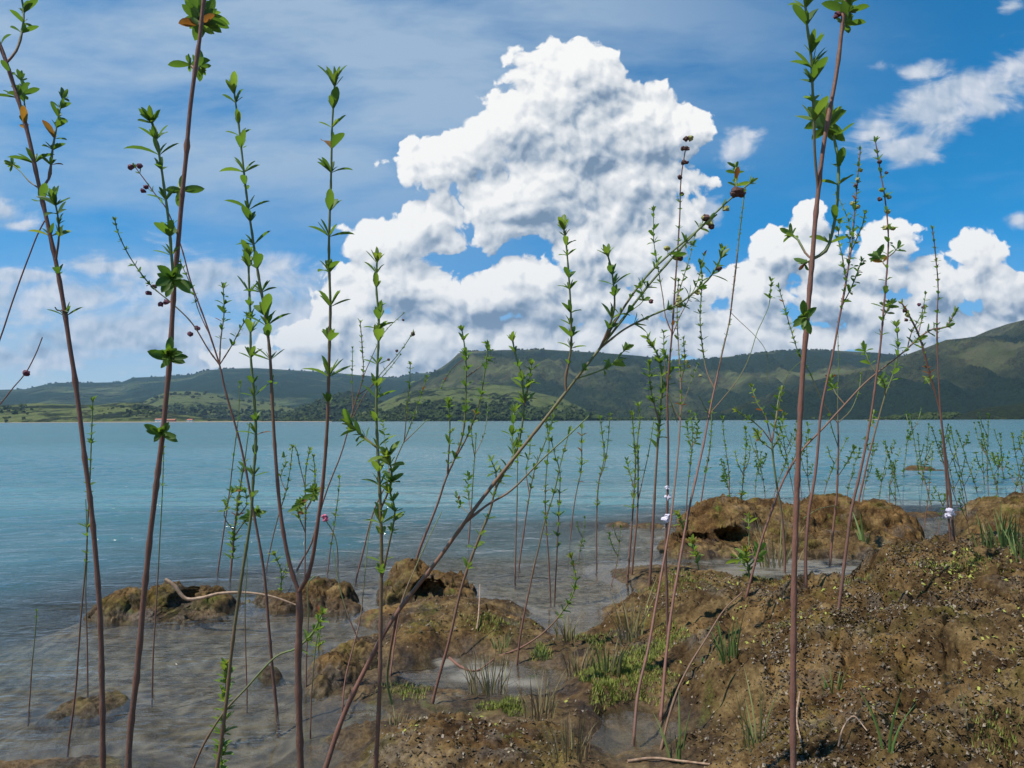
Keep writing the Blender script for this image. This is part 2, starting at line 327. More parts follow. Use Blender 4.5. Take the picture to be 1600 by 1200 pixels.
# ------------------------------------------------------------------ materials of the ground
def mat_ground():
    m, q, o = material('algae_mud')
    geo = q.new('ShaderNodeNewGeometry'); p = geo.outputs['Position']
    sp = q.new('ShaderNodeSeparateXYZ'); q.put(sp.inputs[0], p); z = sp.outputs[2]
    n1 = q.noise(p, 2.2, 5, .6); n2 = q.noise(p, 9, 6, .65); n3 = q.noise(p, 60, 6, .7); n4 = q.noise(p, 260, 3, .7)
    t = q.m('ADD', q.m('MULTIPLY', n2, .55), q.m('MULTIPLY', n3, .45))
    c = q.ramp(t, [(.30, (.012, .007, .003)), (.42, (.070, .043, .018)), (.51, (.145, .094, .038)), (.62, (.24, .165, .072)), (.78, (.35, .26, .14))])
    c = q.mix(q.mr(q.noise(p, 6.5, 6, .65), .60, .40), c, q.mix(1, c, (.42, .38, .36), 'MULTIPLY'))
    rust = q.mix(q.mr(n1, .45, .68), c, q.mix(1, c, (1.08, .92, .76), 'MULTIPLY'))
    n5 = q.noise(p, 3.7, 4, .6)
    olive = q.mix(q.m('MULTIPLY', q.mr(n5, .52, .66), .8), rust, q.mix(1, c, (.72, .92, .45), 'MULTIPLY'))
    grey = q.mix(q.m('MULTIPLY', q.mr(q.noise(p, 4.6, 5, .6), .56, .66), .4), olive, q.mix(q.mr(n3, .35, .65), (.03, .027, .024), (.20, .18, .155)))
    moss = q.m('MULTIPLY', q.mr(q.noise(p, 5.3, 4, .6), .62, .70), q.mr(n3, .4, .6))
    col_ = q.mix(moss, grey, (.085, .105, .016))
    speck = q.m('GREATER_THAN', q.noise(p, 150, 2, .6), .70)
    col_ = q.mix(q.m('MULTIPLY', speck, .55), col_, (.34, .27, .19))
    # under water: silt and stones
    silt = q.ramp(q.m('ADD', q.m('MULTIPLY', q.noise(p, 14, 5, .6), .6), q.m('MULTIPLY', q.voro(p, 17), .55)), [(.25, (.030, .020, .011)), (.45, (.10, .070, .038)), (.6, (.19, .14, .085)), (.75, (.30, .24, .17))])
    col_ = q.mix(q.mr(z, -.015, -.08), col_, silt)
    wet = q.mr(q.m('ADD', z, q.m('MULTIPLY', q.m('SUBTRACT', n2, .5), .12)), .065, .0)
    col_ = q.mix(q.m('MULTIPLY', wet, .62), col_, q.mix(1, col_, (.42, .40, .36), 'MULTIPLY'))
    rough = q.m('SUBTRACT', .85, q.m('MULTIPLY', q.m('MULTIPLY', wet, q.mr(n3, .42, .62)), .55))
    bmp = q.new('ShaderNodeBump'); bmp.inputs['Strength'].default_value = 1.0; bmp.inputs['Distance'].default_value = .006
    q.put(bmp.inputs['Height'], q.m('ADD', q.m('MULTIPLY', n3, 1.0), q.m('MULTIPLY', n4, .35)))
    b = q.new('ShaderNodeBsdfPrincipled'); q.put(b.inputs['Base Color'], col_); q.put(b.inputs['Roughness'], rough)
    q.put(b.inputs['Normal'], bmp.outputs[0]); q.put(b.inputs['Specular IOR Level'], q.mr(wet, 0, 1, .12, .42))
    q.put(o.inputs[0], b.outputs[0]); return m
mat_ground()

def mat_water():
    m, q, o = material('lake_water')
    geo = q.new('ShaderNodeNewGeometry'); p = geo.outputs['Position']
    dep = attr(q, 'depth')
    # murk seen along the slanted path through the water
    thick = q.m('SUBTRACT', 1.0, q.m('POWER', 2.718, q.m('MULTIPLY', dep, -1.5)))
    fac = q.m('ADD', q.m('MULTIPLY', thick, .96), .0, clamp=True)
    pl = q.v('MULTIPLY', p, (.45, 1.0, 1))
    dist = q.v('LENGTH', p)
    a = q.noise(pl, 3.1, 4, .6); b_ = q.noise(pl, 11, 4, .62); c_ = q.noise(q.v('MULTIPLY', p, (.6, 1, 1)), .8, 4, .6)
    h = q.m('ADD', q.m('MULTIPLY', a, .095), q.m('ADD', q.m('MULTIPLY', b_, .036), q.m('MULTIPLY', c_, q.mr(dist, 4, 40, .02, .34))))
    h = q.m('ADD', h, q.m('MULTIPLY', q.noise(pl, 34, 3, .6), .0042))
    calm = q.m('MULTIPLY', q.mr(dep, .04, .075, .10, 1.0), q.mr(q.noise(q.v('MULTIPLY', p, (.05, .11, 1)), 1.0, 4, .6), .35, .65, .62, 1.25))
    bmp = q.new('ShaderNodeBump'); q.put(bmp.inputs['Strength'], calm); bmp.inputs['Distance'].default_value = 1.0
    q.put(bmp.inputs['Height'], h)
    nrm = bmp.outputs[0]
    murk = q.mix(q.mr(dep, .05, .42), (.125, .112, .085), (.090, .205, .235))
    pool_gleam = attr(q, 'silt'); murk = q.mix(pool_gleam, murk, (.25, .228, .185)); fac = q.m('MAXIMUM', fac, q.m('MULTIPLY', pool_gleam, q.mr(dep, .0, .04, .1, .8)))  # pool murk paled, painting in silt and the bright cloud reflection
    dif = q.new('ShaderNodeBsdfDiffuse'); q.put(dif.inputs[0], murk)
    tr = q.new('ShaderNodeBsdfTransparent'); q.put(tr.inputs[0], q.mix(thick, (.93, .96, .95), (.55, .75, .70)))
    under = q.new('ShaderNodeMixShader'); q.put(under.inputs[0], fac); q.put(under.inputs[1], tr.outputs[0]); q.put(under.inputs[2], dif.outputs[0])
    gl = q.new('ShaderNodeBsdfGlossy'); gl.inputs['Roughness'].default_value = .10; q.put(gl.inputs['Normal'], nrm)
    fr = q.new('ShaderNodeFresnel'); fr.inputs['IOR'].default_value = 1.33; q.put(fr.inputs['Normal'], nrm)
    mx = q.new('ShaderNodeMixShader'); q.put(mx.inputs[0], fr.outputs[0]); q.put(mx.inputs[1], under.outputs[0]); q.put(mx.inputs[2], gl.outputs[0])
    q.put(o.inputs[0], mx.outputs[0]); return m
mat_water()

# ------------------------------------------------------------------ ground sheet and lake
def fan(cols, rows):
    """grid of points on bearings cols (x per metre ahead) at distances rows"""
    U, R = np.meshgrid(cols, rows); return U*R, R
cols = np.concatenate([np.linspace(-6, -.85, 70, endpoint=False), np.linspace(-.85, .85, 780), np.linspace(.85, 6, 70)[1:]])
rows = np.concatenate([np.linspace(.35, 1.3, 50, endpoint=False), np.geomspace(1.3, 8, 760, endpoint=False), np.geomspace(8, 60, 90)])
gx, gy = fan(cols, rows); gz = height(gx, gy)
gz = np.where(gy > 40, np.minimum(gz, -4), gz)
tag(mesh_obj('shore', np.stack([gx, gy, gz], -1).reshape(-1, 3), gridfaces(len(rows), len(cols)), 'algae_mud'), kind='structure')
# the land goes on behind the viewer
bx = np.linspace(-40, 40, 120); by = np.linspace(.35, -30, 60); BX, BY = np.meshgrid(bx, by)
BZ = np.where(BY > .3, height(BX, BY)-.004, .12+.25*fbm(BX*.3, BY*.3, oct=4)-.02*BY*0)
tag(mesh_obj('bank', np.stack([BX, BY, BZ], -1).reshape(-1, 3), gridfaces(60, 120)[:, ::-1], 'algae_mud'), kind='structure')
# deep lake bed as far as the hills
tag(mesh_obj('lake_bed', [(-9000, 58, -4.2), (9000, 58, -4.2), (9000, 9000, -8), (-9000, 9000, -8)], [(0, 1, 2, 3)], 'algae_mud'), kind='structure')

wc = np.concatenate([np.linspace(-6, -.85, 40, endpoint=False), np.linspace(-.85, .85, 520), np.linspace(.85, 6, 40)[1:]])
wr = np.concatenate([np.linspace(.35, 1.6, 20, endpoint=False), np.geomspace(1.6, 40, 900, endpoint=False), np.geomspace(40, 9500, 160)])
wx, wy = fan(wc, wr)
hz = height(wx[wr < 60], wy[wr < 60], False); dz = np.full(wx.shape, 6.0); dz[wr < 60] = np.clip(-hz, 0, 6)
silt_gleam = np.zeros(wx.shape)                       # pale silt tone; also paints bright cloud reflection into the still pools
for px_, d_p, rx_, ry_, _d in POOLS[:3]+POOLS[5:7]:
    silt_gleam = np.maximum(silt_gleam, sstep(1.3, .3, np.sqrt(((wx-(px_-800)/F*d_p)/rx_)**2+((wy-d_p)/ry_)**2)+.8*fbm(wx*7, wy*7, .3, oct=3)))
damp = sstep(.042, .075, dz)*(.5+.95*sstep(.08, .5, dz))*.97+.03
fade = 1-sstep(12, 38, wy)
def swell(x, y):
    s = 0
    for wlen, ang, a, sd in ((1.15, .20, .017, 1), (.62, -.12, .0105, 2), (.37, .35, .0062, 3), (.21, -.3, .0031, 4), (2.6, .1, .018, 5)):
        k = 2*math.pi/wlen; ph = k*(x*math.sin(ang)+y*math.cos(ang))+3.0*fbm(x/wlen*.28+sd*9, y/wlen*.45, sd*1.3, oct=2)
        s = s+a*(np.sin(ph)+.3*np.sin(2*ph+.6))*(.55+.9*fbm(x/wlen*.22+sd, y/wlen*.3, sd*2.1, oct=2))
    return s
wz = np.where(wr[:, None] < 60, swell(np.minimum(wx, 400), wy), 0)*damp*fade
tag(mesh_obj('lake_water', np.stack([wx, wy, wz], -1).reshape(-1, 3), gridfaces(len(wr), len(wc)), 'lake_water', attrs={'depth': dz.ravel(), 'silt': silt_gleam.ravel()}), kind='structure')

# ------------------------------------------------------------------ hills across the lake
def mat_hill(name, grass, dry, forest, scale, fmin, fmax, zf):
    m, q, o = material(name)
    geo = q.new('ShaderNodeNewGeometry'); p = geo.outputs['Position']
    sp = q.new('ShaderNodeSeparateXYZ'); q.put(sp.inputs[0], p)
    n1 = q.noise(p, scale, 6, .6, .3); n2 = q.noise(p, scale*7, 5, .65); n3 = q.noise(p, .09, 3, .7)
    gr = q.mix(q.mr(n2, .35, .65), grass, dry)
    gr = q.mix(q.mr(q.noise(p, scale*2.3, 5, .6), .5, .66), gr, q.mix(1, gr, (.62, .66, .55), 'MULTIPLY'))
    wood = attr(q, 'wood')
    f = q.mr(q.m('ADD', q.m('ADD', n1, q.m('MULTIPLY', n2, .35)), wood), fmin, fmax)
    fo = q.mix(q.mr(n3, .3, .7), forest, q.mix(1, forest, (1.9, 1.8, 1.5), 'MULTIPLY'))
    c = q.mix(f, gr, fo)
    bmp = q.new('ShaderNodeBump'); bmp.inputs['Strength'].default_value = .9; bmp.inputs['Distance'].default_value = 22
    q.put(bmp.inputs['Height'], q.m('MULTIPLY', q.m('ADD', n3, q.m('MULTIPLY', n2, 2.5)), q.m('ADD', f, .25)))
    b = q.new('ShaderNodeBsdfPrincipled'); q.put(b.inputs['Base Color'], c); b.inputs['Roughness'].default_value = .95
    b.inputs['Specular IOR Level'].default_value = .1; q.put(b.inputs['Normal'], bmp.outputs[0]); q.put(o.inputs[0], b.outputs[0])
mat_hill('far_range', (.10,.14,.055), (.16,.17,.08), (.011,.030,.019), .0016, .50, .68, 200)
mat_hill('table_hill', (.075,.092,.030), (.10,.088,.042), (.013,.026,.010), .0028, .62, .85, 100)
mat_hill('right_hill', (.056,.068,.022), (.082,.074,.034), (.009,.020,.009), .0030, .62, .86, 100)
mat_hill('pasture', (.075,.105,.026), (.11,.115,.042), (.016,.026,.010), .0060, .74, .82, 10)
mat_hill('wooded', (.10,.13,.035), (.13,.13,.05), (.014,.026,.010), .0050, .30, .50, 10)
mat_hill('shore_hill', (.090,.125,.028), (.14,.14,.048), (.022,.032,.012), .0080, .68, .78, 10)

WOOD = []          # places where far trees stand: (x, y, z, size)
def ridge(name, prof, D, front, mat, rough=.12, seed=1, trees=0, tsize=9, sky_trees=0, low_wood=0, woodbias=0, cliff=0, plateau=.0, pw=1.0, base=-3, tband=(.02, .95)):
    prof = np.array(prof, float); px = np.arange(prof[0, 0], prof[-1, 0]+1, 3.0)
    py = np.interp(px, prof[:, 0], prof[:, 1])
    C_ = np.array([at(a, b, D) for a, b in zip(px, py)]); zc = np.maximum(C_[:, 2], 0)
    nt_ = 70; t = np.concatenate([np.linspace(0, 1, nt_), np.linspace(1, 2, 18)[1:]])
    T, ZC = np.meshgrid(t, zc, indexing='ij'); XC = np.broadcast_to(C_[:, 0], T.shape)
    back = T > 1
    Y = np.where(back, D+(T-1)*front*1.2, D-front*(1-T)); Xw = XC*(Y/D)
    sh_ = np.where(back, 1-(T-1)**1.5, np.clip(T, 0, 1)**pw)
    if plateau: sh_ = np.where(~back, np.where(T > 1-plateau, 1, (T/(1-plateau))**pw), sh_)
    s = 4.0/front
    er = fbm(Xw*s, Y*s*.6, seed*3.1, oct=5, rough=.55)
    gul = np.abs(fbm(Xw*s*1.6, Y*s*.35, seed*1.7, oct=4, rough=.5))
    amp = rough*ZC.max()*np.sin(np.pi*np.clip(T, 0, 1))**.7
    amp = np.where(back, 0, amp)
    Zw = ZC*sh_+amp*(er*.8-(gul-.2)*1.3)
    # crest keeps its traced line
    Zw = np.minimum(Zw, HC+(ZC-HC)*(Y/D)+0*ZC)
    Zw = np.where(T < .02, base, np.maximum(Zw, base))
    Zw[-1] = base
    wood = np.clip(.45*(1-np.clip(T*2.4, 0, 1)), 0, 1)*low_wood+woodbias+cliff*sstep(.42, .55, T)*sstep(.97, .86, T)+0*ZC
    o = mesh_obj(name, np.stack([Xw, Y, Zw], -1).reshape(-1, 3), gridfaces(len(t), len(px)), mat, attrs={'wood': wood.ravel()})
    tag(o, kind='structure')
    rs = np.random.RandomState(seed)
    n = 0
    while n < trees:
        i = rs.randint(1, nt_-1, 400); j = rs.randint(0, len(px), 400)
        tt = t[i]; ok = (tt > tband[0]) & (tt < tband[1])
        cl = 1.3*fbm(Xw[i, j]*.004, Y[i, j]*.004, seed, oct=4)+low_wood*1.4*(1-np.clip(tt*2.6, 0, 1))-.18
        for a, b in zip(i[ok & (cl > rs.rand(400)*.5)], j[ok & (cl > rs.rand(400)*.5)][:10**6]):
            if Zw[a, b] > .5: WOOD.append((Xw[a, b]+rs.uniform(-15, 15), Y[a, b]+rs.uniform(-15, 15), Zw[a, b], tsize*rs.uniform(.35, 1.3)*(1.5 if rs.rand() < .15 else 1))); n += 1
            if n >= trees: break
    for _ in range(sky_trees):
        j = rs.randint(len(px)); 
        if perlin(px[j]*.03, seed, .5) < -.1: continue
        WOOD.append((C_[j, 0]+rs.uniform(-8, 8), D, zc[j]-1, tsize*rs.uniform(.5, 1.0)))
    return o
ridge('hill', [(-500,640),(-200,615),(0,609),(40,608),(65,602),(90,598),(140,598),(190,597),(208,590),(260,588),(300,585),(320,579),(350,576),(400,575),(450,578),(520,582),(570,587),(620,590),(650,583),(690,583),(740,590),(850,610)], 5600, 2600, 'far_range', seed=1, sky_trees=260, tsize=16, pw=.75, rough=.10)
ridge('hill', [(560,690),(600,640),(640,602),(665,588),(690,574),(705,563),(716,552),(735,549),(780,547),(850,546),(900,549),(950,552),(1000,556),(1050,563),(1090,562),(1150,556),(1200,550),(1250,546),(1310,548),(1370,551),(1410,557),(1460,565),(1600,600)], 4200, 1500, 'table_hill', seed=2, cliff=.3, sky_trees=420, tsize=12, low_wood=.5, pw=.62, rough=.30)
ridge('hill', [(1040,690),(1120,645),(1200,616),(1290,590),(1350,574),(1400,560),(1450,542),(1478,531),(1500,529),(1522,526),(1545,516),(1575,506),(1600,500),(1700,480),(1900,450),(2300,430)], 3100, 1350, 'right_hill', seed=5, low_wood=.9, pw=.8, rough=.32, sky_trees=60, tsize=7)
ridge('hill', [(400,690),(430,655),(480,634),(520,617),(545,611),(575,616),(610,632),(650,650),(690,690)], 2700, 700, 'wooded', seed=6, trees=1200, tsize=9, pw=.8)
ridge('hill', [(150,690),(200,640),(235,622),(262,612),(300,611),(340,616),(370,624),(420,628),(470,640),(520,655),(560,690)], 3300, 900, 'pasture', seed=7, trees=700, tsize=11, pw=.8, low_wood=.4)
ridge('hill', [(500,690),(545,655),(575,640),(620,618),(650,609),(690,605),(730,606),(770,601),(800,603),(840,614),(880,622),(915,640),(935,657),(960,690)], 2300, 650, 'pasture', seed=8, trees=1500, tsize=9, pw=.85, low_wood=.75, rough=.2, tband=(.02,.5))
ridge('hill', [(-700,640),(-300,628),(-60,634),(0,633),(60,630),(110,632),(150,633),(190,629),(215,629),(240,634),(280,645),(320,652),(380,658),(430,690)], 1900, 420, 'shore_hill', seed=9, trees=1500, tsize=6.5, pw=.8, rough=.2)
ridge('hill', [(1340,690),(1390,655),(1440,652),(1500,648),(1530,638),(1560,634),(1600,630),(1700,622),(2000,615),(2400,620)], 1250, 160, 'shore_hill', seed=10, trees=1300, tsize=5, pw=.7, woodbias=.12)

# low strips of land along the far shore
def flat_shore(name, pts, mat):
    V = []; n = len(pts)
    for px, Y, dy, z in pts:
        p = at(px, 640, Y); x = p[0]
        V += [(x, Y-dy, -.6), (x, Y-dy*.4, z*.7), (x, Y+dy*.4, z), (x, Y+dy, -.6)]
    Fc = [(i*4+k, i*4+k+1, i*4+k+5, i*4+k+4) for i in range(n-1) for k in range(3)]
    return tag(mesh_obj(name, V, [f[::-1] for f in Fc], mat), kind='structure')
m, q, o_ = material('pale_sand'); q.put(o_.inputs[0], principled(q, Base_Color=q.ramp(q.noise(q.new('ShaderNodeNewGeometry').outputs[0], .2, 4), [(.3, (.20,.13,.08)), (.7, (.36,.27,.18))]), Roughness=.95))
flat_shore('sandbar', [(1345,1180,2,.0),(1375,1180,20,1.4),(1420,1180,30,2.1),(1480,1180,34,2.0),(1530,1180,30,1.8),(1640,1180,30,2.0),(1800,1180,20,2)], 'pale_sand')
flat_shore('beach', [(-200,1500,20,1.0),(120,1500,30,1.4),(200,1500,40,2.0),(320,1500,40,1.6),(420,1500,30,1.2),(520,1500,20,1.0)], 'pale_sand')
for (a, b, dd, s_, k) in ((330, 700, 1650, 6, 520), (690, 940, 1800, 7, 360), (930, 1380, 1900, 9, 900), (-300, 330, 1560, 5, 420)):
    rs = np.random.RandomState(a+900)
    for _ in range(k):
        p = at(rs.uniform(a, b), 650, dd*rs.uniform(.97, 1.12)); WOOD.append((p[0], p[1], rs.uniform(0, 1)-.5, s_*rs.uniform(.5, 1.3)))

m, q, o_ = material('far_leaves')
geo = q.new('ShaderNodeNewGeometry'); n_ = q.noise(geo.outputs[0], .02, 3)
q.put(o_.inputs[0], principled(q, Base_Color=q.mix(q.mr(q.m('ADD', n_, q.m('MULTIPLY', attr(q, 'tint'), .4)), .35, .9), (.016,.028,.010), (.055,.075,.022)), Roughness=.9, Specular_IOR_Level=.1))
def build_wood():
    import bmesh
    bm = bmesh.new(); bmesh.ops.create_icosphere(bm, subdivisions=2, radius=1)
    Vb = np.array([v.co for v in bm.verts]); Fb = np.array([[v.index for v in f.verts] for f in bm.faces]); bm.free()
    W = np.array(WOOD); rs = np.random.RandomState(3); n = len(W); nb = len(Vb)
    r = W[:, 3]/2
    A = Vb[None]*(1+.32*rs.randn(n, nb, 1)*np.ones(1))
    A = A*np.stack([r*rs.uniform(.8, 1.35, n), r*rs.uniform(.8, 1.35, n), r*rs.uniform(.7, 1.1, n)], -1)[:, None, :]
    A = A+np.stack([W[:, 0], W[:, 1], W[:, 2]+r*.55], -1)[:, None, :]
    Fc = (Fb[None]+np.arange(n)[:, None, None]*nb).reshape(-1, 3)
    o = mesh_obj('woods', A.reshape(-1, 3), Fc, 'far_leaves', attrs={'tint': np.repeat(rs.rand(n), nb)}, smooth=False)
    tag(o, 'dark trees scattered over the far hills and along the lake shore', 'trees', kind='stuff')
build_wood()

# ------------------------------------------------------------------ air
m, q, o_ = material('air')
pv = q.new('ShaderNodeVolumePrincipled'); pv.inputs['Color'].default_value = (.5, .74, 1, 1); pv.inputs['Density'].default_value = HAZE = 4.8e-5
pv.inputs['Anisotropy'].default_value = .2
q.put(o_.inputs['Volume'], pv.outputs[0])
hx, hy0, hy1, hz0, hz1 = 9600, -60, 9800, -12, 900
Vh = [(-hx,hy0,hz0),(hx,hy0,hz0),(hx,hy1,hz0),(-hx,hy1,hz0),(-hx,hy0,hz1),(hx,hy0,hz1),(hx,hy1,hz1),(-hx,hy1,hz1)]
tag(mesh_obj('haze', Vh, [(0,3,2,1),(4,5,6,7),(0,1,5,4),(1,2,6,5),(2,3,7,6),(3,0,4,7)], 'air', smooth=False), 'faint blue haze over the lake and hills', 'haze', kind='stuff')

# ------------------------------------------------------------------ clods of algae-grown mud standing in the water
def mound(label, lobes, name='mud_mound', group='mud mounds standing in the shallow water', res=.0065, seed=0, rough=1.0, z0=0.0, cave=None, mat='algae_mud', cat='mound'):
    """lobes: (px, d, half width m, half depth m, height m)"""
    L = [((px-800)/F*d, d, rx, ry, h) for px, d, rx, ry, h in lobes]
    x0 = min(l[0]-l[2]*1.25 for l in L); x1 = max(l[0]+l[2]*1.25 for l in L)
    y0 = min(l[1]-l[3]*1.25 for l in L); y1 = max(l[1]+l[3]*1.25 for l in L)
    nx, ny = int((x1-x0)/res)+1, int((y1-y0)/res)+1
    cx, cy = (x0+x1)/2, (y0+y1)/2
    Xg, Yg = np.meshgrid(np.linspace(x0, x1, nx), np.linspace(y0, y1, ny))
    jx = .10*fbm(Xg*5, Yg*5, seed+.3, oct=3); jy = .10*fbm(Xg*5+9, Yg*5, seed+.7, oct=3)
    H = np.full(Xg.shape, -.25)
    for lx, ly, rx, ry, h in L:
        r2 = ((Xg-lx+jx*min(1, rx*2))/rx)**2+((Yg-ly+jy*min(1, ry*2))/ry)**2
        h *= .78 if h < .3 else 1
        H = np.maximum(H, (h+.035)*np.clip(1-r2, 0, 1)**.62-.035-.5*np.clip(r2-1, 0, 1))
    k = min(1.0, max(l[4] for l in L)/.25+.15)*rough
    w1 = worley(Xg*8+jx*9, Yg*8+jy*9, H*8+seed)
    H2 = H-k*.014*(sstep(.15, .8, w1)-.35)+k*.045*fbm(Xg*11, Yg*11, seed+.5, oct=5, rough=.70)-k*.035*sstep(.10, .0, np.abs(fbm(Xg*6, Yg*6, seed+.9, oct=4, rough=.6)))+.010*(.5-worley(Xg*34, Yg*34, seed+.1))*rough+.018*fbm(Xg*30, Yg*30, seed+.2, oct=4, rough=.75)*rough-.010*rough*np.abs(fbm(Xg*22, Yg*22, seed+.6, oct=3))
    dx = k*.035*fbm(Xg*9, Yg*9, H*14+seed, oct=3, rough=.6); dy = k*.045*fbm(Xg*9+30, Yg*9, H*14+seed, oct=3, rough=.6)
    Px, Py, Pz = Xg+dx, Yg+dy, H2+z0
    if cave:
        for px, d, z, rx, rz, dep in cave:                      # hollow washed under the edge
            qx = (px-800)/F*d
            w_ = np.clip(1-((Px-qx)/rx)**2-((Pz-z)/rz)**2, 0, 1)**.6*sstep(d+.55, d+.25, Py)
            Py = Py+dep*w_; Pz = Pz-.03*w_
    keep = (H > -.20)
    f = gridfaces(ny, nx); kv = keep.ravel(); f = f[kv[f].any(1)]
    used = np.unique(f); idx = np.full(kv.size, -1); idx[used] = np.arange(len(used))
    V = np.stack([Px-cx, Py-cy, Pz], -1).reshape(-1, 3)[used]
    o = mesh_obj(name, V, idx[f], mat); o.location = (cx, cy, 0)
    return tag(o, label, cat, group)

mound('brown mud clod with a dark hollow and a pale branch lying on it', [(205,3.95,.16,.22,.15),(185,3.85,.16,.12,.06),(262,4.05,.16,.2,.15),(330,4.05,.17,.16,.13),(275,3.85,.30,.15,.05),(375,4.1,.14,.1,.03)], seed=1,
      cave=[(262,3.75,.05,.07,.05,.25)])
mound('low brown mud hump between the forked stem and the two leafy thin stems', [(455,4.05,.13,.15,.09),(500,4.15,.17,.22,.15),(535,4.1,.10,.14,.14),(540,3.95,.12,.12,.06),(425,4.15,.12,.1,.06)], seed=2)
mound('rounded brown mud clod in the water just left of the leaning stem', [(645,4.35,.17,.25,.25),(690,4.25,.20,.25,.17),(615,4.25,.10,.16,.12),(715,4.1,.13,.14,.09)], seed=3, cave=[(665,3.95,.06,.1,.05,.2)])
mound('flat wet clod barely above the water near the bottom left corner', [(150,2.62,.13,.09,.045),(105,2.55,.08,.06,.02),(180,2.68,.09,.07,.045)], seed=4, res=.005, rough=.7)
mound('tiny wet clod in the water beside the dark forked twig', [(428,2.93,.06,.06,.055)], seed=5, res=.005, rough=.7)
mound('undercut brown clod joined to the left end of the muddy bank', [(530,2.95,.14,.16,.105),(555,3.1,.14,.15,.10),(505,2.8,.07,.1,.05),(575,2.75,.12,.12,.03)], seed=6, res=.005)
mound('wide bare mud mound with a dark hollow under its left end', [(1130,6.1,.42,.45,.37),(1080,5.7,.30,.30,.18),(1200,6.15,.45,.5,.34),(1290,6.3,.45,.5,.37),(1360,6.2,.35,.45,.33),(1400,6.15,.16,.3,.20),(1230,5.7,.8,.45,.17),(1330,5.6,.5,.4,.20),(1110,5.45,.35,.16,.07)], seed=7, res=.011,
      rough=1.1, cave=[(1115,5.25,.13,.26,.07,.35),(1165,5.35,.10,.12,.06,.3)])
mound('grassy brown mud mound at the right edge behind the foreground mound', [(1550,6.4,.28,.5,.33),(1620,6.3,.5,.6,.37),(1720,6.2,.6,.6,.40),(1560,5.7,.25,.5,.28),(1650,5.5,.6,.5,.25)], seed=8, res=.012, rough=1.1)
mound('long low reddish clod in the water left of the wide mound', [(965,7.0,.14,.09,.05),(1010,6.95,.19,.10,.045),(1050,6.9,.12,.08,.03)], seed=9, res=.008, rough=.6)
mound('small distant brown clump of debris alone out in the lake', [(1428,14.6,.26,.2,.11),(1444,14.5,.2,.15,.09),(1465,14.3,.15,.12,.03)], seed=10, res=.018, rough=.7)
mound('narrow green-topped clod between the wide mound and the open channel', [(1425,7.6,.18,.12,.06),(1450,7.7,.14,.1,.05),(1490,7.9,.3,.09,.018)], seed=11, res=.01, rough=.6)

# ------------------------------------------------------------------ plant materials
def leaf_mat(name, cols_, trans=.42):
    m, q, o = material(name)
    t = attr(q, 'tint'); geo = q.new('ShaderNodeNewGeometry')
    tcn = q.new('ShaderNodeTexCoord')
    c = q.ramp(q.m('ADD', t, q.m('MULTIPLY', q.m('SUBTRACT', q.noise(tcn.outputs['Object'], 90, 3), .5), .16)), cols_)
    c = q.mix(geo.outputs['Backfacing'], c, q.mix(1, c, (1.25, 1.2, 1.5), 'MULTIPLY'))
    pb = q.new('ShaderNodeBsdfPrincipled'); q.put(pb.inputs['Base Color'], c); pb.inputs['Roughness'].default_value = .48; pb.inputs['Specular IOR Level'].default_value = .35
    tl = q.new('ShaderNodeBsdfTranslucent'); q.put(tl.inputs[0], q.mix(1, c, (1.5, 1.6, .6), 'MULTIPLY'))
    mx = q.new('ShaderNodeMixShader'); mx.inputs[0].default_value = trans; q.put(mx.inputs[1], pb.outputs[0]); q.put(mx.inputs[2], tl.outputs[0])
    q.put(o.inputs[0], mx.outputs[0])
leaf_mat('leaf_green', [(0, (.052,.105,.022)), (.35, (.095,.172,.032)), (.62, (.18,.26,.05)), (.78, (.22,.22,.04)), (.9, (.26,.13,.03)), (1, (.20,.07,.03))])
m, q, o_ = material('stem_bark')
t = attr(q, 'age'); ob = q.new('ShaderNodeTexCoord').outputs['Object']
c = q.ramp(q.m('ADD', t, q.m('MULTIPLY', q.m('SUBTRACT', q.noise(ob, 25, 4, .6), .5), .35)), [(.05, (.16,.23,.07)), (.35, (.15,.17,.065)), (.55, (.20,.12,.07)), (.8, (.22,.10,.07)), (1, (.15,.078,.055))])
c = q.mix(q.mr(q.noise(q.v('MULTIPLY', ob, (1, 1, .15)), 420, 3), .55, .75), c, (.19,.13,.10))
bp = q.new('ShaderNodeBump'); bp.inputs['Distance'].default_value = .001; q.put(bp.inputs['Height'], q.noise(q.v('MULTIPLY', ob, (1, 1, .25)), 500, 3))
pb = q.new('ShaderNodeBsdfPrincipled'); q.put(pb.inputs['Base Color'], c); pb.inputs['Roughness'].default_value = .55; q.put(pb.inputs['Normal'], bp.outputs[0]); pb.inputs['Specular IOR Level'].default_value = .3
q.put(o_.inputs[0], pb.outputs[0])
m, q, o_ = material('pale_wood'); q.put(o_.inputs[0], principled(q, Base_Color=q.ramp(q.noise(q.new('ShaderNodeTexCoord').outputs['Object'], 60, 4), [(.3, (.20,.11,.06)), (.7, (.42,.29,.19))]), Roughness=.6))
for nm, ca, cb in (('dry_head', (.13,.05,.035), (.06,.03,.025)), ('yellow_head', (.42,.40,.12), (.24,.21,.07)), ('purple_head', (.16,.04,.07), (.07,.02,.03)), ('white_bloom', (.75,.70,.75), (.45,.4,.5)), ('pink_bud', (.62,.16,.24), (.4,.08,.14))):
    m, q, o_ = material(nm); q.put(o_.inputs[0], principled(q, Base_Color=q.mix(q.mr(q.noise(q.new('ShaderNodeTexCoord').outputs['Object'], 320, 2), .4, .6), ca, cb), Roughness=.8))

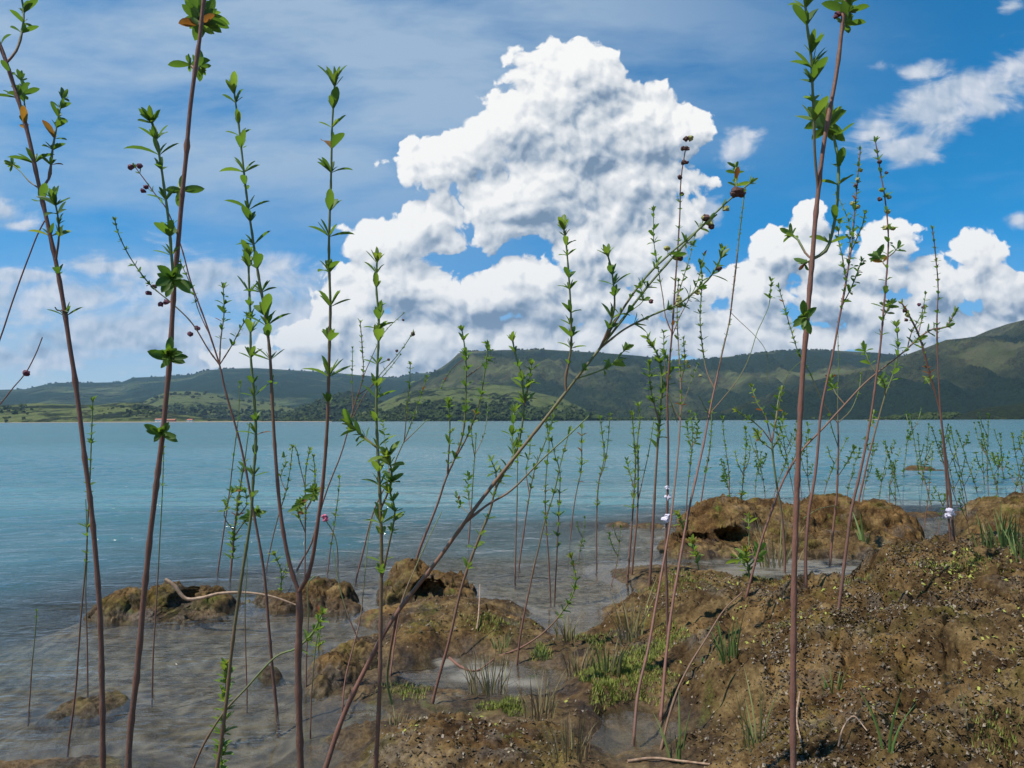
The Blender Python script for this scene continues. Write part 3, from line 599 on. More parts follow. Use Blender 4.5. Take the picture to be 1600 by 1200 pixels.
# ------------------------------------------------------------------ leaves and stems as arrays
_ls = np.array([0, .12, .3, .52, .74, .9, 1.0]); _lw = np.array([.03, .075, .14, .18, .165, .10, .006])
def leaves_mesh(Ls):
    """Ls: list of (origin, direction, up, length, curl, tint)"""
    n = len(Ls)
    O = np.array([l[0] for l in Ls]); Dn = np.array([l[1] for l in Ls]); Up = np.array([l[2] for l in Ls])
    ln = np.array([l[3] for l in Ls]); cu = np.array([l[4] for l in Ls]); ti = np.array([l[5] for l in Ls]); wd = np.array([l[6] for l in Ls])
    Dn /= np.linalg.norm(Dn, axis=1)[:, None]
    Up = Up-(Up*Dn).sum(1)[:, None]*Dn; Up /= np.linalg.norm(Up, axis=1)[:, None]+1e-9
    Sd = np.cross(Dn, Up)
    k = len(_ls); V = np.zeros((n, k, 3, 3))
    for i in range(k):
        s = _ls[i]
        al = ln*(s-.12*cu*s*s); dn = -ln*cu*.42*s*s
        cpt = O+Dn*al[:, None]+Up*dn[:, None]
        w_ = _lw[i]*ln*wd
        for j, sg in enumerate((-1, 0, 1)):
            V[:, i, j] = cpt+Sd*(sg*w_)[:, None]+Up*(abs(sg)*w_*.38)[:, None]
    f = []
    for i in range(k-1):
        for j in range(2):
            a = i*3+j; f.append((a, a+1, a+4, a+3))
    Fc = (np.array(f)[None]+np.arange(n)[:, None, None]*k*3).reshape(-1, 4)
    return V.reshape(-1, 3), Fc, np.repeat(ti, k*3)
def smooth_path(P_, step):
    P_ = np.array(P_, float); out = []
    Q = np.vstack([2*P_[0]-P_[1], P_, 2*P_[-1]-P_[-2]])
    for i in range(1, len(Q)-2):
        L = np.linalg.norm(Q[i+1]-Q[i]); n = max(2, int(L/step))
        for t in np.linspace(0, 1, n, endpoint=False):
            out.append(.5*((2*Q[i])+(-Q[i-1]+Q[i+1])*t+(2*Q[i-1]-5*Q[i]+4*Q[i+1]-Q[i+2])*t*t+(-Q[i-1]+3*Q[i]-3*Q[i+1]+Q[i+2])*t**3))
    out.append(Q[-2]); return np.array(out)
def tube(C_, R, sides=7):
    T = np.gradient(C_, axis=0); T /= np.linalg.norm(T, axis=1)[:, None]+1e-12
    ref = np.array([.2, 1, .1]); S = np.cross(T, ref); S /= np.linalg.norm(S, axis=1)[:, None]; B = np.cross(T, S)
    a = np.linspace(0, 2*math.pi, sides, endpoint=False)
    V = C_[:, None]+R[:, None, None]*(S[:, None]*np.cos(a)[None, :, None]+B[:, None]*np.sin(a)[None, :, None])
    n = len(C_); i = np.arange(n-1)[:, None]*sides; j = np.arange(sides)[None]; j2 = (j+1) % sides
    Fc = np.stack([i+j, i+j2, i+sides+j2, i+sides+j], -1).reshape(-1, 4)
    cap = np.array([[(n-1)*sides+k, (n-1)*sides+(k+1) % sides, (n-1)*sides+(k+2) % sides] for k in range(1)])
    return V.reshape(-1, 3), Fc

class Bag:
    def __init__(s): s.V = []; s.F = []; s.A = []; s.n = 0
    def add(s, V, Fc, A): s.V.append(V); s.F.append(Fc+s.n); s.A.append(A); s.n += len(V)
    def build(s, name, mat, parent, an, org):
        return mesh_obj(name, np.concatenate(s.V)-org, np.concatenate(s.F), mat, parent, {an: np.concatenate(s.A)}) if s.n else None

def head_mesh(c, r, mat, parent, rs, name='seed_head'):
    import bmesh
    bm = bmesh.new(); bmesh.ops.create_icosphere(bm, subdivisions=2, radius=1)
    V = np.array([v.co for v in bm.verts]); Fb = np.array([[v.index for v in f.verts] for f in bm.faces]); bm.free()
    V = V*(1+.16*rs.randn(len(V), 1))*r*np.array([1, 1, .88])
    return mesh_obj(name, V+c, Fb, mat, parent, smooth=False)

def plant(label, path, w=(6, 3), d=None, dt=1.0, lv=None, br=(), heads=(), seed=None, group='leafy stems growing from the water and mud', name='sapling', age=(1, .1), dead=False, cat='sapling', tint=.25):
    """path: base to tip in photo pixels; d: metres ahead of the base (None: where the base meets water or ground)
       w: stem width in pixels at base and tip; lv: (from, to, node spacing px, leaf length px)"""
    seed = int(path[0][0]*7+path[0][1]*3+path[-1][0]) if seed is None else seed
    rs = np.random.RandomState(seed & 0xffff)
    if d is None: d = hit(*path[0])[1]
    ys = [0]; 
    for a, b in zip(path[:-1], path[1:]): ys.append(ys[-1]+math.hypot(b[0]-a[0], b[1]-a[1]))
    tot = ys[-1]; W = [at(px, py, d*(1+(dt-1)*s/tot)) for (px, py), s in zip(path, ys)]
    # carry the stem on down to the ground
    b0_, b1_ = W[0], W[1]; dr = b0_-b1_; dr = dr/abs(dr[2]+1e-9)*1.0; g0 = float(height(b0_[0], b0_[1], False))
    dz_ = b0_[2]-g0+.03
    if dz_ > .01:
        e = b0_+np.array([dr[0]*dz_*.7, 0, -dz_]); W = [e, b0_+(e-b0_)*.4]+W if dz_ > .15 else [e]+W
    org = W[0].copy(); org[2] += .03
    root = thing(name, label, cat, org, group)
    leafbag = Bag(); mm = d/F
    def stem_tube(Wp, w0, w1, a0, a1, nodes, nm, parent):
        C_ = smooth_path(Wp, .012 if d < 3 else .02+.004*d)
        L = np.concatenate([[0], np.cumsum(np.linalg.norm(np.diff(C_, axis=0), axis=1))]); s = L/L[-1]
        R = (w0+(w1-w0)*s**.85)*mm/2*(.76 if w0 > 6 else .85)
        for nd in nodes: R = R*(1+.30*np.exp(-((L-nd)/(R.mean()*1.6+.001))**2))
        C_ = C_+(.0003+.0002*d)*np.stack([fbm(L*14, seed*.37, .1, oct=2), fbm(L*14, seed*.77, .6, oct=2), 0*L], -1)
        V, Fc = tube(C_, R, 8 if w0 > 6 else 6 if w0 > 2.5 else 5)
        bg_ = Bag(); sd = len(V)//len(C_); bg_.add(V, Fc, np.repeat(a0+(a1-a0)*s, sd))
        bg_.build(nm, 'stem_bark', parent, 'age', org)
        return C_, L
    def leafy(C_, L, spec, ang0=0):
        t0, t1, sp, ll = spec[:4]; nodes = []
        tip_s = L[-1]; s = t0*tip_s; k = 0; sp *= mm*.80; ll *= mm*(1.22 if ll > 13 else 1.3)
        Tn = np.gradient(C_, axis=0); Tn /= np.linalg.norm(Tn, axis=1)[:, None]+1e-12
        while s < t1*tip_s-1e-4:
            i = min(np.searchsorted(L, s), len(L)-1); p = C_[i]; T = Tn[i]; nodes.append(s)
            fr = s/tip_s
            a = ang0+k*math.pi/2+rs.uniform(-.35, .35)
            e1 = np.cross(T, [0, 1, .2]); e1 /= np.linalg.norm(e1); e2 = np.cross(T, e1)
            size = ll*rs.uniform(.68, 1.22)*(1.0 if fr < .9 else .8)*(1-.45*dead)
            base_t = np.clip(tint+rs.uniform(-.18, .18)+.35*max(0, fr-.8)*2, 0, .66)
            old = .45*max(0, .35-fr) if rs.rand() < .7 else 0
            for q_ in (0, math.pi):
                if rs.rand() < .10: continue
                if rs.rand() < .02: old = rs.uniform(.55, .8)
                el = rs.uniform(.75, 1.25)-.45*(fr > .93)
                rd = e1*math.cos(a+q_)+e2*math.sin(a+q_); dr_ = T*math.cos(el)+rd*math.sin(el)
                leafbag_add(p, dr_, T, size*rs.uniform(.72, 1.12), rs.uniform(-.1, .75), base_t+old, rs.uniform(.8, 1.15))
            for _ in range(rs.randint(2, 7) if L[-1] > 50*mm else 1):                       # young leaves in the axils
                aa = a+rs.choice([0, math.pi])+rs.uniform(-.9, .9); el = rs.uniform(.25, .8)
                rd = e1*math.cos(aa)+e2*math.sin(aa); dr_ = T*math.cos(el)+rd*math.sin(el)
                leafbag_add(p, dr_, T, size*rs.uniform(.35, .8), rs.uniform(-.2, .4), min(.66, base_t+.15), rs.uniform(.7, 1.05))
            k += 1; s += sp*rs.uniform(.72, 1.25)*(1 if fr < .85 else .7)
        if t1 > .97:
            p = C_[-1]; T = Tn[-1]; e1 = np.cross(T, [0, 1, .2]); e1 /= np.linalg.norm(e1); e2 = np.cross(T, e1)
            for j in range(8 if L[-1] > 50*mm else 3):
                aa = j*2.4+rs.rand(); el = rs.uniform(.15, .8); rd = e1*math.cos(aa)+e2*math.sin(aa)
                leafbag_add(p-T*ll*.1, T*math.cos(el)+rd*math.sin(el), T, ll*rs.uniform(.45, .85), rs.uniform(-.2, .3), tint+.25, .8)
        return nodes
    Ls = []
    def leafbag_add(p, dr_, up_, l, curl, ti, wd): Ls.append((p, dr_, up_+1e-3*rs.randn(3), l, curl, min(1, max(0, ti)), wd))
    def run(Wp, w0, w1, a0, a1, spec, nm, parent, ang):
        # nodes first need the length; approximate from the control polygon
        Cp = smooth_path(Wp, .02+.002*d); Lp = np.concatenate([[0], np.cumsum(np.linalg.norm(np.diff(Cp, axis=0), axis=1))])
        nodes = []
        if spec: 
            st_ = rs.get_state(); nodes = leafy(Cp, Lp, spec, ang)
        scars = list(np.arange(.04, (spec[0] if spec else 1)*Lp[-1], 70*mm*(1+.0*rs.rand())))
        stem_tube(Wp, w0, w1, a0, a1, nodes+[x*rs.uniform(.93, 1.0) for x in scars], nm, parent)
    run(W, w[0], w[1], age[0], age[1], lv, 'stem', root, rs.uniform(0, 3))
    allW = smooth_path(W, .02)
    for b in br:
        bp_, bw, bl = b[0], b[1], b[2] if len(b) > 2 else None
        proj = min(range(len(path)), key=lambda i: (path[i][0]-bp_[0][0])**2+(path[i][1]-bp_[0][1])**2)
        d_s = d*(1+(dt-1)*ys[proj]/tot); drift = rs.uniform(-.05, .05)
        n_ = len(bp_); Wb = [at(x, y, d_s*(1+drift*i/(n_-1))) for i, (x, y) in enumerate(bp_)]
        j = np.argmin(np.linalg.norm(allW-Wb[0], axis=1)); Wb[0] = allW[j]
        run(Wb, bw[0], bw[1], b[3] if len(b) > 3 else age[0]*.7, .05, bl, 'branch', root, rs.uniform(0, 3))
    if Ls:
        V, Fc, ti = leaves_mesh(Ls); mesh_obj('foliage', V-org, Fc, 'leaf_green', root, {'tint': ti})
    for h in heads:
        hx_, hy_, hr, hm = h
        proj = min(range(len(path)), key=lambda i: abs(path[i][1]-hy_))
        c = at(hx_, hy_, d*(1+(dt-1)*ys[proj]/tot))-org
        head_mesh(c, hr*mm, hm, root, rs, 'flower' if hm == 'white_bloom' else 'bud' if hm == 'pink_bud' else 'seed_head')
    return root

DR, YE, PU, WH, PK = 'dry_head', 'yellow_head', 'purple_head', 'white_bloom', 'pink_bud'
# ---- the big near stems
plant('tall purple-brown stem at the far left with leafy side shoots near its top', [(161,1230),(160,1100),(157,980),(152,900),(143,800),(131,705),(121,620),(109,540),(95,450),(79,370),(62,295),(40,195),(10,98),(-6,55),(-20,10)], (11.5, 7), 1.3, 1.02, (.66,.95,75,32), age=(1,.75),
  br=[([(12,100),(25,80),(34,52),(37,20),(32,-12)], (5,3), (.35,1,30,24)), ([(70,302),(76,280),(82,235),(88,200),(94,170),(98,155)], (5,2.5), (.2,1,32,25)), ([(63,300),(45,283),(32,268),(20,258)], (3,2), (.85,1,10,16)),
      ([(90,415),(92,370),(90,335),(84,310)], (4,2.5), (.3,1,25,24)), ([(98,492),(90,485),(86,480)], (2.5,2), None), ([(100,492),(107,487)], (2,1.5), None), ([(42,195),(38,160),(33,125)], (3.5,2), (.4,1,20,20))], tint=.2)
plant('thickest left stem with whorls of leaves and a pale green shoot beside it', [(199,1230),(204,1140),(213,1060),(222,965),(232,860),(244,760),(256,660),(265,565),(272,450),(277,395),(284,315),(291,240),(297,170),(305,110),(312,60),(316,20),(322,-25)], (13, 8), 1.25, 1.03, (.985,1,30,36),
  br=[([(273,452),(268,400),(263,340),(256,290),(249,243),(240,200),(237,190)], (6,4), (.12,1,48,33), .05),
      ([(306,112),(300,104),(296,100)], (5,4), (.6,1,9,28), .9), ([(305,112),(311,104)], (5,4), (.6,1,9,22), .9), ([(284,304),(283,296)], (6,4), (.2,1,8,26), .9),
      ([(273,443),(270,434)], (6,4), (.2,1,10,34), .9), ([(264,562),(263,554)], (6,4), (.2,1,10,24), .9), ([(255,682),(252,676)], (5,3), (.2,1,8,20), .9), ([(311,45),(308,32),(306,22)], (5,4), (.0,1,9,36), .9), ([(312,40),(322,22)], (5,4), (.1,1,9,34), .9)], tint=.22, age=(1,.8))
plant('dark thin stem forking into long bare twigs that carry small purple heads', [(433,1118),(426,1050),(420,980),(412,890),(396,800),(377,700),(352,610),(343,570),(320,500),(298,440),(283,385),(262,330),(240,300),(212,262)], (7,2), None, 1.0, (.86,.99,40,10),
  br=[([(344,572),(325,545),(300,505),(270,475),(235,445),(205,405),(185,365),(180,345)], (3,2), (.55,1,16,9)), ([(345,566),(345,530),(350,490),(349,450)], (3,2), (.25,1,18,14)), ([(346,570),(362,540),(375,515),(386,495)], (2.5,1.8), (.3,1,16,11)), ([(330,522),(310,485),(300,450),(282,410)], (2,1.5), (.4,1,22,9))],
  heads=[(205,261,5,PU),(218,259,5,PU),(228,292,4,PU),(223,298,4,PU),(232,458,4.5,PU),(240,448,4.5,PU),(251,475,4.5,PU),(260,472,4.5,PU),(297,522,4.5,PU),(308,513,4.5,PU)], age=(1,.75), tint=.2)
plant('slender green-brown stem densely leafy from top to lake level, left of the forked stem', [(332,1235),(341,1190),(352,1110),(364,1000),(378,900),(391,815),(396,745),(400,680),(397,620),(392,560),(391,500),(389,440),(388,400)], (9,4), 1.65, 1.0, (.60,1,38,29), age=(.75,.05), tint=.3)
plant('stout stem forking low into two tall leafy leaders', [(471,1230),(468,1140),(466,1040),(468,965),(467,925)], (13,13), 1.55, 1.0, None,
  br=[([(467,928),(455,890),(446,850),(437,790),(430,705),(425,620),(421,545),(412,478),(402,420),(394,365),(386,310),(379,250),(373,195),(366,145)], (8.5,3.5), (.40,1,40,31), .95),
      ([(467,930),(481,900),(489,868),(496,820),(504,760),(511,670),(514,570),(516,480),(514,390),(517,290),(519,200),(522,150),(523,132)], (9,3.5), (.36,1,62,35), .95)], age=(1,.9), tint=.28)
plant('bright green stem crowded with leaves at lake level, right of the forked stem', [(585,1235),(588,1180),(593,1080),(595,960),(596,860),(594,780),(590,700),(588,640),(590,570),(592,500),(588,450),(589,408)], (11,4), 1.6, 1.0, (.46,1,42,30),
  br=[([(592,700),(580,692),(565,680),(550,664)], (5,3), (.35,1,14,26)), ([(594,800),(606,770),(612,740),(606,715)], (4,3), (.4,1,14,24)), ([(595,905),(608,850),(617,800),(610,770)], (4,3), (.5,1,24,20))], age=(1,.02), tint=.42)
plant('long reddish stem leaning right across the middle, branching near its tip with brown seed heads', [(498,1235),(512,1190),(540,1110),(588,1012),(622,955),(680,880),(740,797),(790,732),(850,657),(900,592),(937,545),(972,500),(1010,450),(1060,392),(1100,350),(1140,312),(1172,286)], (12,3.5), 1.6, 1.12, (.66,.99,70,20),
  br=[([(878,615),(884,590),(892,545),(892,490),(889,435),(885,385),(881,358)], (5,3), (.12,1,34,25), .6), ([(937,543),(950,515),(960,480),(957,430),(950,400)], (4.5,3), (.15,1,36,26), .6),
      ([(937,546),(975,515),(1020,492),(1060,475),(1090,452),(1112,430),(1125,405),(1128,392)], (4,3), (.25,1,30,20), .5), ([(940,540),(975,480),(1010,432),(1045,398),(1080,368),(1120,335)], (5,3.5), (.2,.95,45,19), .6),
      ([(727,822),(760,790),(800,765),(850,715),(893,676),(920,650)], (5,2), None, .8), ([(1145,300),(1150,280),(1150,262)], (3,2), (.2,1,14,17), .3), ([(903,590),(930,582),(955,570),(975,548)], (3,2), (.5,1,16,22), .05),
      ([(626,952),(612,1005),(605,1060),(612,1100)], (5,5), None, 1), ([(795,765),(802,720),(800,680),(803,645)], (3,3), (.05,1,24,21), .1), ([(1000,502),(1005,470),(1001,450)], (2,1.5), (.4,1,12,14), .2)],
  heads=[(1152,300,10,DR),(1158,302,8,DR),(1147,303,7,DR),(1103,341,7,DR),(1134,326,6,YE),(1108,348,7,YE),(1100,340,5,YE),(1112,354,6,DR),(1056,402,6,YE),(1062,403,6,DR),(1042,388,5,YE),(1061,468,6,YE),(1061,476,6,YE),(1017,471,4,PU),(1090,457,5,YE),(1123,420,5,DR)], tint=.33)
plant('thickest right stem running the full height of the photo with broad leaves at top', [(1240,1235),(1239,1120),(1240,1000),(1241,900),(1244,800),(1248,700),(1253,600),(1261,500),(1269,405),(1276,320),(1286,235),(1297,170),(1307,115),(1314,60),(1320,0),(1324,-25)], (14,8), 1.15, 1.03, None,
  br=[([(1279,292),(1273,240),(1272,190),(1269,130),(1267,85),(1261,40),(1257,-15)], (5,4.5), (.30,1,42,36), .6), ([(1270,412),(1290,392),(1300,365),(1308,320),(1310,262),(1308,240),(1298,190)], (6,5), (.12,1,55,38), .35),
      ([(1267,412),(1258,395),(1247,375),(1237,367)], (4.5,4), (.8,1,8,20), .7), ([(1316,50),(1325,20),(1332,-10)], (4,3), (.1,1,16,34), .1), ([(1268,408),(1258,412)], (3,2), (.3,1,6,15), .5), ([(1259,505),(1257,495)], (6,5), (.3,1,8,20), .9), ([(1290,215),(1292,190)], (5,3), (.2,1,12,38), .3)],
  heads=[(1309,22,5,PU),(1306,26,4,PU)], tint=.33, age=(.95,.7))
# ---- left edge twigs
plant('bare purple twig slanting up from the left edge to the far left stem', [(-40,640),(0,530),(20,470),(40,415),(58,368),(70,345)], (4,2.5), 1.5, 1.0, (.55,.8,60,9), age=(.9,.8), name='twig', cat='twig', tint=.1)
plant('short bare twig with one red head rising from the left edge', [(-40,680),(0,632),(22,604),(40,583),(55,555),(66,527)], (4,2), 1.5, 1.0, (.2,.3,30,12), heads=[(41,583,5,PU)], age=(.9,.8), name='twig', cat='twig')
plant('thin leafy stem just right of the far left stem, lowest leaves at lake level', [(108,1158),(118,1080),(126,970),(134,880),(138,800),(141,735),(143,680),(145,628)], (4,2), None, 1.0, (.55,1,28,11))
plant('wire-thin bare stem standing in the water beside the far left stem', [(137,1072),(136,1000),(134,930),(136,860),(134,780)], (3.2,1.5), None, 1.0, None)
plant('thin dark stem in the water just right of the thickest left stem', [(238,1076),(240,1010),(245,930),(250,840),(254,760),(256,700)], (3.5,1.5), None, 1.0, (.75,1,22,7))
plant('lone short thin stem standing in the water near the left edge', [(46,1100),(50,1040),(55,990),(57,956)], (3,1.5), None, 1.0, (.92,1,10,6))
plant('low green twig arching right to a leafy tip beside the stout fork', [(297,1215),(320,1160),(350,1113),(383,1077),(430,1027),(463,1013),(490,987),(502,960)], (5,3), 1.75, 1.0, (.86,1,12,17), age=(.9,.1), tint=.45)
# ---- stems behind the left clods
plant('thin bare stem rising behind the gap between the two left clods', [(340,896),(345,862),(351,821),(359,765),(364,720),(372,656),(375,600)], (3.5,1.5), None, 1.0, (.6,1,40,8))
plant('bushy light green sapling in front of the lake left of the forked stem', [(360,900),(363,865),(366,830),(370,800),(374,770),(383,715),(390,661)], (4.5,2), None, 1.0, (.25,.8,9,13), br=[([(365,840),(385,812),(402,800)], (2.5,1.5), (.3,1,10,12)), ([(366,830),(350,805),(362,770)], (2,1.5), (.5,1,9,12)), ([(368,810),(385,790),(384,770)], (2,1.5), (.3,1,9,12))], tint=.4)
plant('slender bowed stem with small leaves between the two forked leaders', [(416,890),(423,855),(431,821),(440,790),(447,768),(453,735),(457,700)], (3,1.5), None, 1.0, (.6,1,14,8), br=[([(445,768),(438,745),(446,725),(444,715)], (1.8,1.4), (.4,1,9,8))])
plant('stem with a drooping hooked tip just left of the right-hand leader', [(476,905),(477,853),(477,790),(477,747),(480,720),(484,704)], (3,2), None, 1.0, (.5,1,12,9), br=[([(477,760),(468,725),(464,705),(459,697),(455,700)], (2,1.5), (.5,1,8,7)), ([(477,800),(490,770),(492,740),(490,715)], (2,2), (.5,1,7,8)), ([(477,830),(465,800),(470,785)], (2,1.5), (.3,1,9,15)), ([(476,800),(488,780),(491,765)], (2,1.5), (.5,1,8,15))], tint=.4)
plant('short wispy stem with dark tip leaves right of the right-hand leader', [(512,895),(516,860),(521,830),(525,800),(529,770),(530,748)], (2.5,1.5), None, 1.0, (.4,1,16,9))
plant('small bent stem carrying a single pink bud', [(528,882),(527,855),(522,835),(515,822),(510,815)], (3,2), None, 1.0, None, heads=[(509,811,5,PK),(507,807,4,PK)], name='flower_stem', cat='wildflower')
plant('spreading twiggy stem with sparse dots of seed above the middle hump', [(463,893),(475,870),(487,848),(500,800),(513,760),(532,712),(543,675),(553,635),(567,590),(566,545),(563,505)], (4,1.5), None, 1.0, (.72,1,11,7),
  br=[([(546,665),(565,625),(590,590),(615,562),(632,540),(645,520)], (2,1.3), (.5,1,16,5)), ([(553,640),(550,600),(551,545)], (1.8,1.3), (.4,1,12,6)), ([(560,620),(585,600),(605,580),(625,555)], (2,1.3), (.4,1,14,5)), ([(567,590),(580,560),(600,520),(630,490)], (1.6,1.2), (.4,1,18,4))], heads=[(645,522,3.5,DR),(620,548,2.5,DR),(607,562,2.5,DR),(630,500,2,DR)], age=(1,.6))
plant('thin stem leaning right beside the bright green stem, forking above the lake', [(556,907),(568,860),(580,811),(592,780),(607,750),(620,715),(630,692),(645,655),(660,610),(667,590)], (3.5,1.5), None, 1.0, (.75,1,14,8), br=[([(630,692),(648,675),(668,655)], (2,1.4), None), ([(610,745),(603,700),(598,660)], (2,1.4), (.3,1,14,8)), ([(632,690),(636,640),(640,600),(641,570)], (1.8,1.3), (.3,1,12,7))])
# ---- middle stems
plant('leafy stem left of the long leaning stem, its top reaching above the flat hill', [(645,897),(657,855),(682,792),(697,747),(710,718),(722,683),(727,645),(728,590),(727,550),(722,517)], (5,2.5), None, 1.0, (.50,1,24,15),
  br=[([(710,718),(726,690),(738,662),(750,625),(757,585),(762,548)], (3,2), (.2,1,20,13)), ([(699,744),(701,710),(703,670),(701,630)], (3,2), (.1,1,22,15)), ([(727,560),(712,570),(700,585),(690,605)], (1.5,1.2), (.5,1,10,5)), ([(757,590),(765,560),(763,540)], (2,1.5), (.4,1,12,11))], tint=.32)
plant('wispy grey stem forking over the lake left of the long leaning stem', [(732,850),(736,800),(739,750),(742,710),(744,680)], (3,1.5), None, 1.0, (.6,1,10,5), br=[([(742,710),(752,690),(760,660),(763,620)], (1.6,1.2), (.2,1,12,4)), ([(742,712),(738,690),(736,660)], (1.6,1.2), (.2,1,10,5)), ([(735,805),(720,790),(714,775)], (1.8,1.2), (.5,1,8,8)), ([(736,800),(731,770),(732,745)], (1.8,1.2), (.3,1,8,9))])
plant('leafy stem crossing behind the long leaning stem, rooted on the muddy bank', [(676,1098),(684,1065),(702,1000),(718,930),(730,890),(750,837),(765,800),(774,765),(790,735),(808,700),(817,655),(818,620),(814,585),(805,552),(801,532)], (5.5,3), None, 1.0, (.36,1,34,20), br=[([(774,768),(775,740),(768,720)], (2.5,2), (.3,1,10,15)), ([(818,640),(824,610),(828,590),(830,570)], (3,2), (.1,1,13,14))], age=(.9,.1), tint=.38)
W_ = [('perfectly straight wire-thin bare stem in the water, leftmost of the central row', [(805,903),(806,850),(808,780),(809,700),(810,680)], (3,1.5), (.8,1,20,6), ()),
 ('central water stem leaning right with a leafy upper third', [(811,885),(818,835),(825,787),(835,735),(850,695),(862,662),(866,640)], (3,1.6), (.45,1,20,12), (([(827,775),(822,735),(828,705),(827,686)], (2.2,1.5), (.4,1,14,9)),)),
 ('slender stem rising from the bright puddle in the bank', [(808,1038),(812,1000),(818,965),(833,893),(843,850),(852,812),(865,772),(877,720),(885,690),(890,673)], (4,1.6), (.6,1,26,11), ()),
 ('central water stem with green tufts, left one of a close parallel pair', [(860,930),(857,870),(853,815),(852,770),(855,720),(858,690),(853,660)], (3,1.6), (.4,1,22,11), ()),
 ('central water stem with green tufts, right one of a close parallel pair', [(867,928),(870,870),(873,800),(875,740),(868,715),(862,690)], (3,1.6), (.35,1,24,12), ()),
 ('thin water stem topped by a neat star of green leaves', [(891,842),(895,805),(900,772),(908,735),(909,700),(909,670)], (2.6,1.5), (.6,1,18,11), ()),
 ('water stem with its yellowish reflection, standing alone between the star-topped stem and the reddish clod', [(932,870),(932,825),(933,785),(936,750),(944,715),(941,680),(938,655)], (3,1.5), (.45,1,13,8), (([(936,750),(945,725),(950,690),(953,650)], (1.6,1.2), (.2,1,14,7)),)),
 ('leafy stem in the water left of the wide mound, left one of two', [(980,912),(985,850),(990,780),(993,720),(990,680),(988,650)], (4,2), (.45,1,14,11), (([(991,760),(983,735),(980,720)], (1.8,1.4), (.2,1,9,10)),)),
 ('leafy stem in the water left of the wide mound, right one of two', [(987,900),(991,855),(996,800),(997,730),(996,690),(1000,655),(998,635)], (4,2), (.55,1,15,10), (([(997,782),(1003,755),(1012,715),(1018,680),(1022,655)], (2,1.4), (.5,1,12,6)),)),
 ('brown stem with a bushy green top just left of the straightest central stem', [(1015,915),(1019,850),(1022,790),(1026,720),(1030,660),(1034,600),(1030,560),(1013,530)], (5,3), (.55,1,13,16), (([(1032,625),(1042,595),(1046,570),(1040,555)], (2.4,2), (.1,1,11,14)), ([(1030,660),(1022,630),(1016,600),(1015,570)], (2.4,2), (.3,1,12,14)))),
]
for lab, pth, w_, lv_, b_ in W_: plant(lab, pth, w_, None, 1.0, lv_, b_, tint=.36)
plant('straight tall dark stem tipped with brown heads, two white blooms near its foot', [(1043,1000),(1042,930),(1040,860),(1043,780),(1044,690),(1043,610),(1050,520),(1056,430),(1062,340),(1064,280),(1072,228)], (5.5,2), None, 1.0, (.62,.9,28,9),
  br=[([(1050,520),(1040,495),(1036,465),(1030,430),(1022,380),(1021,330)], (2.2,1.6), (.4,1,20,11)), ([(1053,480),(1066,440),(1078,400),(1085,370)], (2.2,1.6), (.2,1,14,8)), ([(1048,530),(1060,500),(1075,470),(1090,440),(1100,400)], (2,1.5), (.3,1,15,8)), ([(1043,612),(1052,640),(1058,660)], (2,1.5), None), ([(1045,600),(1038,560),(1037,520)], (2,1.5), (.6,1,12,8))],
  heads=[(1072,217,5,DR),(1079,216,5,YE),(1067,232,4,DR),(1074,232,4,DR),(1068,254,4,DR),(1073,254,3,DR),(1062,277,4,DR),(1065,303,3.5,DR),(1044,777,5,WH),(1042,762,3.5,WH),(1040,812,6,WH),(1043,806,4.5,WH)], age=(1,.85), tint=.25)
plant('brown stem with yellow buds rising from the bank behind the moss tufts', [(990,1153),(997,1083),(1013,1013),(1024,950),(1033,900),(1046,825),(1053,770),(1060,700),(1063,650),(1063,590),(1060,540),(1058,490),(1060,440)], (7,2), None, 1.35, (.66,1,17,9),
  br=[([(1062,655),(1052,635),(1043,612)], (2.5,2), None), ([(1063,640),(1075,610),(1082,590),(1090,570)], (1.6,1.2), (.4,1,12,6)), ([(1063,600),(1068,580),(1070,560),(1068,530)], (2,1.5), (.2,1,10,8))], heads=[(1068,556,4,YE),(1072,565,5,YE),(1076,572,4,YE)], age=(1,.4))
plant('rosy stem curving to the upper right, bare except for fine bristles near its top', [(1033,1120),(1040,1033),(1050,950),(1060,890),(1070,830),(1080,780),(1088,745),(1098,700),(1108,648),(1118,600),(1130,545),(1140,500),(1147,440),(1156,360),(1165,290)], (7,2.2), None, 1.35, (.72,1,12,4),
  br=[([(1109,646),(1130,622),(1155,590),(1172,555),(1182,522),(1192,500),(1202,475),(1205,440)], (2.2,1.6), (.86,1,14,12)), ([(1113,610),(1106,585),(1100,560),(1094,500),(1097,440),(1095,415)], (3,2), (.25,1,15,12)), ([(1109,645),(1098,630),(1092,618)], (1.8,1.3), None), ([(1143,480),(1150,420),(1156,360),(1162,310)], (2.6,2), (.1,1,16,6)), ([(1122,585),(1130,540),(1142,500)], (1.6,1.3), (.3,1,14,4)), ([(1192,500),(1195,545),(1199,600)], (1.5,1.1), None)], heads=[(1094,587,3,YE)], age=(.85,.8))
plant('thin stem with a feathery green head before the open lake, left of the mound top', [(1071,830),(1074,770),(1081,700),(1082,670),(1078,645)], (3,1.4), None, 1.0, (.5,1,9,7), br=[([(1081,700),(1090,675),(1087,650)], (1.5,1.2), (.1,1,8,7)), ([(1081,702),(1075,680),(1074,660)], (1.5,1.2), (.1,1,8,7))])
plant('thin bowed stem with small leaves touching the left foot of the wide mound', [(1090,812),(1096,780),(1102,740),(1109,700),(1112,655),(1110,630)], (3,1.5), None, 1.0, (.45,1,10,8))
plant('stem standing behind the left shoulder of the wide mound', [(1140,787),(1139,740),(1135,710),(1131,680),(1129,655)], (2.2,1.3), 8.3, 1.0, (.2,1,10,7))
